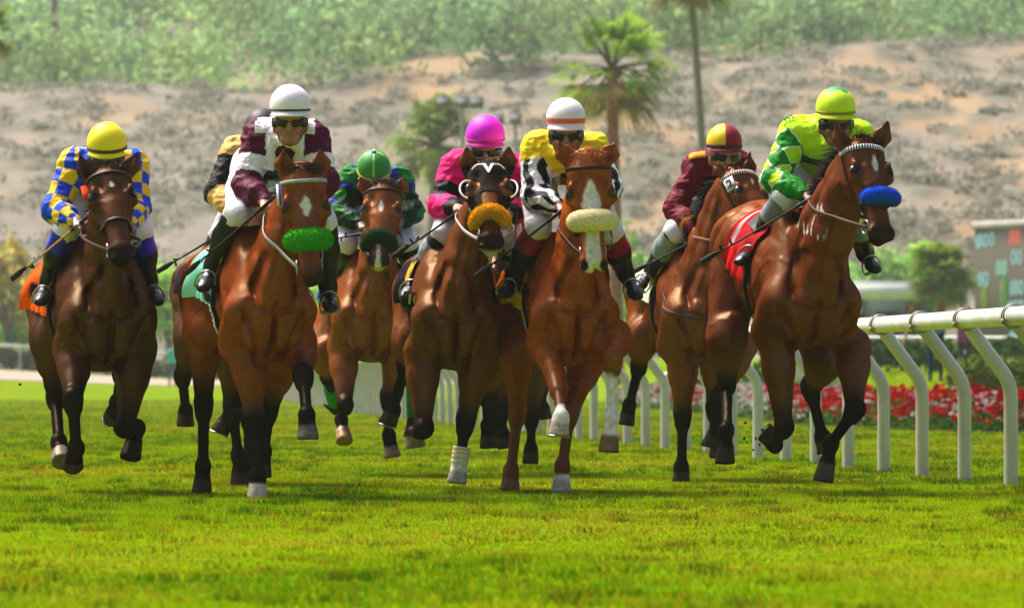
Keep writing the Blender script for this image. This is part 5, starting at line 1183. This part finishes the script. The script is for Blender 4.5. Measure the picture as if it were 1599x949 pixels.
JK = {
1: dict(helm=(167,224), shL=(112,258), shR=(212,262), elL=(86,328), elR=(214,326), haL=(119,346), haR=(205,352), hip=(150,268), knL=(103,358), knR=(217,362), anL=(76,437), anR=(232,436), toL=(70,452), toR=(240,452),
   silk=silk1, cap=cap_plain(R(245,225,5)), peak=R(240,215,10), band=R(70,55,10), boot=boots(.30, R(40,35,190)), pitch=-.25, skin=(.16,.07,.045),
   whip=((121,352),(18,436),.12,.35,'whip with light brown shaft held by the jockey in blue and yellow checks',R(190,140,60)),
   label='jockey in blue and yellow checked silks and a yellow helmet', D=32.0),
2: dict(helm=(453,166), shL=(400,214), shR=(492,217), elL=(384,290), elR=(508,285), haL=(413,316), haR=(470,322), hip=(420,262), knL=(370,336), knR=(505,345), anL=(334,412), anR=(512,446), toL=(326,430), toR=(514,460),
   silk=silk2, cap=cap_plain(R(246,232,238)), peak=R(240,228,232), band=R(50,25,45), bandw=.01, boot=boots(.0, OFFBLK), pitch=-.04, extra=extra2, gogc=R(150,110,20), skin=(.36,.15,.08),
   whip=((408,326),(290,427),.10,.35,'black whip held by the jockey in white and maroon silks'),
   label='jockey in white and maroon silks with a white helmet and dark goggles', D=31.0),
3: dict(helm=(410,200), shL=(366,238), shR=(446,240), elL=(338,300), elR=(460,300), haL=(366,332), haR=(430,340), hip=(424,280), knL=(345,368), knR=(460,370), anL=(318,440), anR=(470,440), toL=(312,455), toR=(475,455),
   silk=silk3, cap=cap_plain(R(52,38,44)), peak=R(60,45,40), band=R(40,30,30), boot=boots(.0, OFFBLK), skin=(.2,.09,.05),
   whip=((345,364),(246,424),.10,.3,'black whip held by the half hidden jockey in black and gold'),
   label='jockey in black and gold silks half hidden behind the white helmet', D=34.5),
4: dict(helm=(584,262), shL=(545,282), shR=(627,284), elL=(530,332), elR=(643,330), haL=(563,350), haR=(625,348), hip=(584,292), knL=(541,380), knR=(634,380), anL=(522,425), anR=(646,420), toL=(517,438), toR=(650,433),
   silk=silk4, cap=cap4, peak=R(190,170,80), band=R(200,185,90), bandw=.02, button=R(60,50,150), boot=boots(.22, OFFBLK, (.62, R(45,120,55))), pitch=-.6, puff=1.08, skin=(.12,.05,.03),
   whip=((560,366),(500,376),.10,.2,'thin black whip held by the jockey in green silks'),
   label='jockey in green and navy silks with a green cap, crouched low', D=38.0),
5: dict(helm=(758,212), shL=(708,262), shR=(803,266), elL=(689,322), elR=(812,326), haL=(714,325), haR=(795,335), hip=(752,276), knL=(694,364), knR=(795,380), anL=(656,426), anR=(806,430), toL=(644,446), toR=(812,446),
   silk=silk5, cap=cap_plain(R(236,28,222)), peak=R(200,20,150), band=R(190,20,150), bandw=.008, boot=boots(.18, OFFBLK, (.62, (.30,.30,.31))), pitch=-.12, gogc=R(200,200,200), skin=(.3,.13,.07),
   whip=((709,336),(612,402),.10,.3,'black whip held by the jockey in hot pink silks'),
   label='jockey in hot pink silks with black sleeve hoops and a magenta helmet', D=32.5),
6: dict(helm=(884,186), shL=(836,232), shR=(931,234), elL=(836,305), elR=(950,290), haL=(874,322), haR=(938,325), hip=(870,250), knL=(840,356), knR=(952,362), anL=(804,426), anR=(976,424), toL=(797,442), toR=(986,444),
   silk=silk6, cap=cap6, peak=R(240,226,230), band=None, boot=boots(.36, R(130,20,40)), pitch=-.10, puff=1.05, skin=(.3,.13,.07),
   whip=((866,338),(742,432),.10,.25,'black whip held by the jockey in black and white stripes'),
   label='jockey in black and white stripes under a yellow yoke, white helmet', D=32.0),
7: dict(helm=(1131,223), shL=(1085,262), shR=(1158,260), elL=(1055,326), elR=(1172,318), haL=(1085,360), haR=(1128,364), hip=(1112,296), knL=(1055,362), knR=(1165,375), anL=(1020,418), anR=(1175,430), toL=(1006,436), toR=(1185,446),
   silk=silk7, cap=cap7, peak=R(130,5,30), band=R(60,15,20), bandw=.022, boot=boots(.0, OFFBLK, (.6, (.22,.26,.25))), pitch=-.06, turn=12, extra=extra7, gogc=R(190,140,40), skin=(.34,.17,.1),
   whip=((1083,376),(986,426),.10,.3,'black whip held by the jockey in maroon silks'),
   label='jockey in maroon silks with a maroon and yellow quartered helmet', D=36.0),
8: dict(helm=(1305,169), shL=(1238,208), shR=(1344,214), elL=(1208,280), elR=(1362,270), haL=(1258,304), haR=(1296,308), hip=(1266,252), knL=(1226,308), knR=(1335,335), anL=(1188,376), anR=(1350,392), toL=(1171,390), toR=(1359,404),
   silk=silk8, cap=cap8, peak=R(195,220,10), band=R(150,130,20), bandw=.014, boot=boots(.45, (.20,.22,.21)), pitch=-.10, turn=6, extra=extra8, skin=(.26,.11,.06), dz=dict(toL=.40),
   whip=((1252,318),(1094,410),.10,.3,'long black and red whip held by the jockey in lime silks',R(60,10,10)),
   label='jockey in lime green silks with diamond sleeves and a lime helmet', D=32.0),
9: dict(helm=(788,282), shL=(752,312), shR=(820,316), elL=(744,350), elR=(830,360), haL=(772,372), haR=(806,376), hip=(786,318), knL=(752,398), knR=(818,402), anL=(742,440), anR=(828,444), toL=(738,452), toR=(832,455),
   silk=silk9, cap=cap_plain(R(20,80,90)), peak=R(20,60,70), band=None, boot=boots(.0, OFFBLK), pitch=-.6,
   label='jockey in teal silks almost wholly hidden behind the pink rider', D=38.0),
}
GR = 'racehorses galloping down the turf'
HS = {
1: dict(sidetag=[(0,0,.045,.10,(.65,.06,.015))], D=32.0, C=(175,492), R=(118,452), cw=.95, poll=(167,266), muz=(192,406), earL=(125,243), earR=(214,239), turn=6, tilt=.02, coat=(.054,.0110,.0015),
   fL=dict(elbow=(118,545), knee=(114,626), fet=(119,700), hoof=(112,728), sg=(-1,1,1)), fR=dict(elbow=(212,548), knee=(196,668), fet=(214,668), hoof=(203,716), sg=(-1,1,-1)),
   hL=dict(stifle=(78,530), hock=(87,622), fet=(92,690), hoof=(97,722), sg=(1,-1,-1), hoofc=(.18,.15,.13)), hR=dict(stifle=(205,560), hock=(190,585), fet=(183,628), hoof=(176,655), sg=(1,1,1), shoe=1),
   marks=[('star',.13,.17,.014,.014)], leather=(.035,.010,.006), cloth=dict(f=clothf(R(240,88,8), None, .06, (.72,.9,.55,.9)), flare=.16, t=1.8), padc=R(190,150,120), lw=1.06, manes=-1, snip=0,
   label='dark bay racehorse at far left with a red bridle tag and orange saddle cloth'),
2: dict(dash=1, sidetag=[(0,0,.028,.11,(.7,.7,.72)),(.004,0,.010,.11,(.06,.05,.35))], D=31.0, C=(428,478), R=(362,440), cw=.80, poll=(473,264), muz=(486,448), earL=(444,234), earR=(500,234), turn=4, coat=(.185,.031,.0018), pd=-.25,
   fL=dict(elbow=(385,545), knee=(398,655), fet=(403,742), hoof=(402,779), sg=(0,0,0), sock=2.35, hoofc=(.5,.42,.36)), fR=dict(elbow=(466,540), knee=(474,590), fet=(479,648), hoof=(480,686), sg=(-1,-1,0), hoofc=(.12,.10,.09)),
   hL=dict(stifle=(318,520), hock=(318,635), fet=(317,728), hoof=(315,770), sg=(1,0,0)), hR=dict(stifle=(440,560), hock=(420,640), fet=(412,705), hoof=(408,745), sg=(1,0,0)),
   marks=[('star',.145,.255,.030,.03)], browc=(.35,.36,.36), cheekc=(.03,.012,.006), reinc=(.33,.34,.32), roll=dict(a=.375, r=.052, c=R(60,165,15), fuzz=.016, nf=3600, span=1.2),
   cloth=dict(f=clothf(R(150,228,205), None, .06, (.80,.97,.0,.4)), flare=.06, t=1.75), padc=R(200,150,40), mane=(.014,.011,.010), manes=-1,
   label='bay racehorse with a white diamond star and a bright green shadow roll'),
3: dict(D=34.5, C=(392,490), R=(340,446), cw=.8, poll=(440,275), muz=(455,430), earL=(415,250), earR=(462,250), turn=4, coat=(.05,.014,.005), h=.011,
   fL=dict(elbow=(362,540), knee=(363,640), fet=(372,710), hoof=(374,764), sg=(0,0,0)), fR=dict(elbow=(400,560), knee=(392,645), fet=(362,640), hoof=(342,676), sg=(-1,1,0), shoe=1),
   hL=dict(stifle=(300,525), hock=(285,590), fet=(290,640), hoof=(289,666), sg=(1,1,0)), hR=dict(stifle=(390,560), hock=(388,650), fet=(388,720), hoof=(386,755), sg=(1,0,0)),
   cloth=dict(f=clothf(R(40,35,60))), label='dark brown racehorse mostly hidden behind the bay with the green shadow roll'),
4: dict(D=38.0, C=(585,492), R=(568,458), cw=.95, poll=(599,290), muz=(590,416), earL=(562,276), earR=(631,277), turn=-3, coat=(.195,.042,.0035), h=.0095, hw=1.05,
   fL=dict(elbow=(536,545), knee=(539,634), fet=(533,655), hoof=(538,690), sg=(-1,1,-1), hoofc=(.28,.17,.09), sock=2.5), fR=dict(elbow=(625,550), knee=(606,622), fet=(607,680), hoof=(613,714), sg=(0,0,0), hoofc=(.20,.13,.08)),
   hL=dict(stifle=(505,550), hock=(512,590), fet=(524,632), hoof=(513,640), sg=(1,1,0), wrap=(.35,.9,R(30,120,70),None)), hR=dict(stifle=(645,560), hock=(645,596), fet=(646,656), hoof=(642,684), sg=(1,0,0), wrap=(.1,.92,R(20,105,60),None)),
   marks=[('star',.15,.24,.016,.016),('blaze',.47,.60,.008,.016)], snip=1, roll=dict(a=.42, r=.042, c=R(16,52,18), fuzz=.012, nf=2200, span=1.55, drop=.12),
   cloth=dict(f=clothf(R(20,35,170)), flare=.05, t=1.6), padc=R(20,50,140), mane=(.03,.025,.022), breast=None, fore=1.6,
   label='light bay racehorse with a dark green shadow roll, set back under the green jockey'),
5: dict(patch=(645,468,.11,.085,(.012,.011,.011),'10',(.75,.60,.05)), D=32.5, C=(712,492), R=(694,450), cw=.80, poll=(762,258), muz=(766,388), earL=(729,228), earR=(795,229), turn=0, coat=(.120,.029,.0040), hood=1, nose=False, ringbit=1,
   fL=dict(elbow=(660,552), knee=(661,670), fet=(646,678), hoof=(650,699), sg=(-1,1,0), hoofc=(.16,.13,.11)), fR=dict(elbow=(748,556), knee=(727,660), fet=(718,720), hoof=(713,755), sg=(0,0,0), sock=2.0, wrap=(.62,1.02,R(225,215,215),R(225,190,60)), hoofc=(.4,.36,.33)),
   hL=dict(stifle=(642,530), hock=(634,568), fet=(614,640), hoof=(604,664), sg=(1,1,0), shoe=1), hR=dict(stifle=(765,560), hock=(760,620), fet=(762,664), hoof=(764,700), sg=(1,1,0)),
   roll=dict(a=.40, r=.036, c=R(245,185,15), fuzz=.018, nf=3400, span=1.5, drop=.10), snip=1, cheekc=(.62,.58,.52), reinc=(.42,.38,.33), leather=(.4,.36,.3), muzdark=.95,
   cloth=dict(f=clothf(OFFBLK), flare=.04, t=1.75), padc=R(215,150,40), fore=.3, manes=1,
   label='bay racehorse in a dark blinker hood with a white V and a yellow shadow roll'),
6: dict(dash=1, D=32.0, C=(902,483), R=(857,448), cw=.78, poll=(919,243), muz=(928,428), earL=(872,223), earR=(959,224), turn=2, coat=(.265,.047,.0022), points=(.085,.024,.008), muzdark=.25, pd=-.25, blk0=.7, blk1=1.4, ptmix=.8,
   fL=dict(elbow=(856,528), knee=(872,606), fet=(876,652), hoof=(872,680), sg=(-1,-1,0), sock=1.72, hoofc=(.42,.33,.26), shoe=1), fR=dict(elbow=(958,524), knee=(957,562), fet=(955,650), hoof=(950,706), sg=(-1,0,0), sock=1.28, hoofc=(.16,.08,.04)),
   hL=dict(stifle=(806,540), hock=(808,645), fet=(798,735), hoof=(796,766), sg=(1,0,0), hoofc=(.16,.07,.05)), hR=dict(stifle=(920,555), hock=(890,645), fet=(878,728), hoof=(876,769), sg=(-1,0,0), sock=2.3, hoofc=(.5,.42,.36)),
   marks=[('star',.13,.38,.052,.05),('blaze',.30,.62,.030,.040)], markc=(.66,.58,.55), snip=1, roll=dict(a=.345, r=.057, c=R(222,205,150), fuzz=.008, nf=3000, span=1.2), leather=(.05,.015,.007),
   cloth=dict(f=clothf(R(240,190,10), None, .06, (.62,.80,.0,.5)), flare=.05, t=1.8), padc=R(215,170,30), mane=(.26,.085,.02), fore=.9, manes=1,
   label='chestnut racehorse with a white blaze and a cream shadow roll'),
7: dict(D=36.0, C=(1106,488), R=(1050,455), cw=.92, poll=(1152,266), muz=(1206,388), earL=(1113,254), earR=(1171,239), turn=42, coat=(.135,.026,.0022), braid=R(150,20,40), tag=1, pd=-.15, breast=(.10,.04,.03),
   fL=dict(elbow=(1066,552), knee=(1066,652), fet=(1064,728), hoof=(1063,756), sg=(0,0,0)), fR=dict(elbow=(1158,540), knee=(1122,622), fet=(1120,662), hoof=(1108,698), sg=(-1,1,0)),
   hL=dict(stifle=(1003,525), hock=(997,574), fet=(983,632), hoof=(977,664), sg=(1,1,0)), hR=dict(stifle=(1120,560), hock=(1115,640), fet=(1120,690), hoof=(1121,715), sg=(1,0,0)),
   marks=[('star',.12,.17,.009,.009)], nosec=(.12,.06,.03), reinc=(.25,.09,.06), cloth=dict(f=clothf(R(225,220,195)), flare=.08, t=1.55), padc=R(190,150,70), manes=-1,
   label='bay racehorse wearing a small number tag, head turned, tucked behind the right-hand leader'),
8: dict(foam=[(1268,355,.10),(1280,335,.07)], D=32.0, C=(1275,474), R=(1184,366), poll=(1346,221), muz=(1381,377), earL=(1305,197), earR=(1387,189), turn=26, coat=(.100,.0180,.0016), braid=R(40,60,110), pd=-.3, breast=None, roll=dict(a=.375, r=.046, c=R(15,75,200), fuzz=.010, nf=2800, span=1.15),
   fL=dict(elbow=(1212,530), knee=(1224,668), fet=(1210,694), hoof=(1192,672), sg=(-1,1,0)), fR=dict(elbow=(1332,540), knee=(1334,642), fet=(1298,692), hoof=(1285,752), sg=(-1,1,-1), hoofc=(.03,.025,.022)),
   hL=dict(stifle=(1135,530), hock=(1135,600), fet=(1134,672), hoof=(1132,724), sg=(1,-1,-1)), hR=dict(stifle=(1288,560), hock=(1266,608), fet=(1284,682), hoof=(1292,706), sg=(1,0,0)),
   marks=[('star',.12,.22,.020,.02)], mx=.01, leather=(.03,.015,.01), reinc=(.10,.045,.02), cloth=dict(f=clothf(R(180,4,10), R(215,195,205), .045), flare=.04, t=1.75, y0=.50, y1=1.02), padc=R(150,15,20), manes=-1, fore=1.2, mane=(.012,.007,.005),
   label='bay racehorse leading at right with a blue shadow roll and red saddle cloth'),
9: dict(D=38.5, C=(798,492), R=(790,460), cw=.8, poll=(812,330), muz=(815,440), earL=(796,312), earR=(828,312), turn=0, coat=(.07,.022,.007), h=.012,
   fL=dict(elbow=(782,560), knee=(782,640), fet=(786,680), hoof=(790,700), sg=(0,0,0)), fR=dict(elbow=(838,560), knee=(830,650), fet=(829,700), hoof=(828,724), sg=(0,0,0)),
   hL=dict(stifle=(770,560), hock=(772,620), fet=(774,664), hoof=(776,690), sg=(1,0,0)), hR=dict(stifle=(842,560), hock=(845,600), fet=(848,640), hoof=(850,655), sg=(1,0,0)),
   cloth=dict(f=clothf(R(60,60,60))), label='brown racehorse glimpsed between the pink rider and the striped rider'),
}
ONLY = globals().get('ONLY', None)
for k in JK:
    if ONLY and k not in ONLY: continue
    hd = jockey(k, JK[k], JK[k]['D'])
    horse(k, HS[k], (hd[-1], hd[1]))
board()
# ---- hut, floodlights, cart, bystanders, flying turf
def hut():
    c = P(1385, 593, 215); gz = float(zg(c[0], 215)); o = empty('hut', (c[0], 215, gz), 'low hut with a white flat roof left of the short palm', 'hut'); zt = P(0, 444, 215)[2]; zb = P(0, 468, 215)[2]
    m = MB(); m.box((c[0], 216, (gz+zb)/2), (3.6, 2.6, zb-gz), None, (.06, .09, .085)); m.build('wall', M['paint'], o)
    m = MB(); m.box((c[0], 216, (zt+zb)/2), (4.2, 3.2, zt-zb), None, (.75, .74, .72)); m.box((c[0], 216, zt+.05), (3.4, 2.6, .1), None, (.7, .68, .66)); m.build('roof', M['paint'], o)
    m = MB()
    for dx in (-1.2, 0, 1.2): m.box((c[0]+dx, 214.68, (gz+zb)/2+.3), (.8, .06, .9), None, (.02, .03, .03))
    m.build('window', M['paint'], o)
hut()
def floodlight(px, py, D, n_, label):
    c = P(px, py, D); gz = float(ground(c[0], D)); o = empty('floodlight', (c[0], D, gz), label, 'floodlight'); m = MB(); m.tube([V(c[0], D, gz), V(c[0], D, c[2])], [.11, .07], 8, (.3, .3, .29)); m.build('pole', M['paint'], o)
    m = MB(); m.tube([c+V(-.95, 0, -.08), c+V(.75, 0, -.08)], .05, 6, (.3, .3, .29)); m.build('crossbar', M['paint'], o)
    for dx in (-.75, .0, .55)[:n_]:
        m = MB(); Rm = np.array([[1, 0, 0], [0, .9, .43], [0, -.43, .9]]); m.box(c+V(dx, -.05, .12), (.52, .30, .36), Rm, (.09, .09, .09)); m.box(c+V(dx, -.22, .09), (.46, .03, .30), Rm, (.16, .16, .16)); m.build('lamp_head', M['paint'], o)
floodlight(722, 165, 235, 3, 'pole with a row of three floodlights left of the big palm')
floodlight(805, 190, 262, 2, 'faint distant floodlight pole above the pink jockey')
def cart():
    D = 104; c = P(1288, 593, D); gz = float(zg(c[0], D)); o = empty('utility_cart', (c[0], D, gz), 'white utility cart parked on the lawn behind the leading horse', 'cart')
    x, y = c[0], D; B = Body(); B.cone((x-.45, y-.4, gz+.62), (x+.45, y-.4, gz+.62), .26, .26, .08); B.cone((x-.45, y+1.2, gz+.6), (x+.45, y+1.2, gz+.6), .28, .28, .08); B.cone((x-.3, y-.3, gz+.55), (x-.3, y+1.1, gz+.55), .24, .24, .08); B.cone((x+.3, y-.3, gz+.55), (x+.3, y+1.1, gz+.55), .24, .24, .08)
    v, f = B.mesh(.03); mesh_np('body', v, f, M['paint'], o, np.tile(V(.72, .72, .7), (len(v), 1)))
    m = MB(); m.box((x, y+.4, gz+1.62), (1.2, 1.7, .07), None, (.7, .7, .68)); m.build('roof', M['paint'], o)
    for sx in (-.52, .52):
        for sy in (-.3, 1.1):
            m = MB(); m.tube([V(x+sx, y+sy, gz+.7), V(x+sx*.95, y+sy*.9, gz+1.6)], .025, 6, (.1, .1, .1)); m.build('roof_post', M['paint'], o)
            t = np.linspace(0, 2*np.pi, 20); m = MB(); m.tube(V(x+sx, y+sy, gz+.27)+np.stack([0*t, np.cos(t)*.19, np.sin(t)*.19], -1), .085, 8, (.015, .015, .015)); w_ = m.build('wheel', M['paint'], o)
    m = MB(); m.box((x, y-.33, gz+1.2), (.98, .02, .62), None, (.03, .04, .045)); m.build('windscreen', M['lens'], o, color=False)
    for sx in (-.3, .3): m = MB(); m.ball((x+sx, y-.66, gz+.66), (.08, .03, .06), None, 12, 6, (.8, .8, .75)); m.build('headlight', M['paint'], o)
cart()
def bystander(x, y, label, shirt, legs, lean=0.0, side=1, h=1.7, skin=(.35, .18, .11), hair=(.03, .02, .015), step=.12):
    gz = float(zg(x, y)); k = h/1.75; o = empty('person', (x, y, gz), label, 'person'); L = lambda a, b, c: V(x+a*k, y+b*k, gz+c*k)
    s, c_ = math.sin(lean)*side, math.cos(lean); U = lambda r, b=0: L(.0+s*r, b, .92+c_*r)          # up the leaning trunk
    B = Body(); B.cone(U(0), U(.45), (.15, .1), (.17, .1), .05, (0, 1, 0)); B.cone(U(.5), U(.62), .05, .05, .03); B.ell(U(.74), (.078*k, .095*k, .11*k), None, .02); B.cone(U(.72, -.09), U(.70, -.11), .012, .016, .01)
    for q in (-1, 1):
        B.cone(L(.09*q, 0, .92), L(.10*q, -.02*q*step*4, .5), .09*k, .06*k, .04); B.cone(L(.10*q, -.02*q*step*4, .5), L(.11*q, step*q*.5, .08), .058*k, .04*k, .03); B.cone(L(.11*q, step*q*.5, .04), L(.12*q, step*q*.5-.16, .03), .04*k, .03*k, .02)
        sh = U(.45)+V(.18*q*c_, 0, 0)*k; el = sh+V(.05*q+s*.12, -.05, -.28)*k; ha = el+V(.02*q+s*.10, -.12, -.22)*k; B.cone(sh, el, .05*k, .04*k, .03); B.cone(el, ha, .036*k, .026*k, .02)
        d = nrm(ha-el)
        for i in range(4): B.cone(ha+V(.012*(i-1.5), 0, 0)*k, ha+d*.10*k+V(.016*(i-1.5), -.01, 0)*k, .010*k, .008*k, .006)
        B.cone(ha+V(-.02*q, -.01, 0)*k, ha+d*.06*k+V(-.045*q, -.02, 0)*k, .011*k, .009*k, .008)
    v, f = B.mesh(.014); n_ = nrm(U(1)-U(0)); r = (v-U(0))@n_/k; c = np.tile(V(*skin), (len(v), 1)); z = (v[:, 2]-gz)/k
    c[(r > -.05) & (r < .52)] = shirt; arm_lo = z < (.92+c_*.45-.30); dist = np.abs((v-U(0))[:, 0]-s*r*k); c[(r > -.05) & (r < .50) & (dist > .21*k)] = skin; c[(r <= -.02) & (dist < .2*k+.3)] = legs; c[z < .07] = (.02, .02, .02)
    hd = np.linalg.norm(v-U(.76, .03), axis=1) < .115*k; c[hd & (r > .74)] = hair
    mesh_np('body', v, f, M['cloth'], o, c); return o
bystander(P(269, 0, 233)[0], 233, 'distant bystander in a turquoise shirt and dark trousers beside the dirt track', (.10, .52, .50), (.05, .07, .09))
bystander(P(1461, 0, 112)[0], 112, 'person in teal shirt and navy trousers bending over behind the flowers', (.02, .26, .25), (.012, .03, .09), .75, -1, 1.6)
bystander(P(1507, 0, 114)[0], 114, 'person in a yellow and purple top beside the teal one', (.28, .06, .20), (.05, .05, .10), .1, 1, 1.35, hair=(.16, .07, .03))
# clods of turf thrown up by the hooves
rs = np.random.default_rng(5)
for px, py, D in [(1164, 660, 33), (1172, 668, 33), (1166, 690, 33.2), (1180, 684, 33), (1186, 694, 33.1), (1162, 684, 33), (1176, 702, 33), (1190, 671, 33.3), (62, 489, 32), (98, 538, 32), (20, 574, 32), (31, 600, 32)]:
    m = MB(); c = P(px, py, D); m.ball(c, rs.uniform(.004, .010, 3), None, 7, 5, V(.03, .022, .012)*rs.uniform(.5, 1.3)); o = m.build('turf_clod', M['bark'], None, origin=c); tag(o, 'small clod of dark turf thrown into the air by galloping hooves', 'clod', 'clods of turf in the air')

# ---- air: even pale haze round the whole scene
m, n, l, b = mat_new('haze'); n.remove(b); pv = n.new('ShaderNodeVolumePrincipled'); pv.inputs['Color'].default_value = (.93, .95, .96, 1); pv.inputs['Density'].default_value = HAZE; pv.inputs['Anisotropy'].default_value = .25
l.new(pv.outputs[0], n['Material Output'].inputs['Volume'])
if HAZE > 0:
    mb = MB(); mb.box((0, 357, 37.5), (320, 740, 77+2)); o = mb.build('haze', m, None, False, color=False); tag(o, 'pale even haze filling the air over the course', 'haze', None, 'stuff'); o.display_type = 'WIRE'
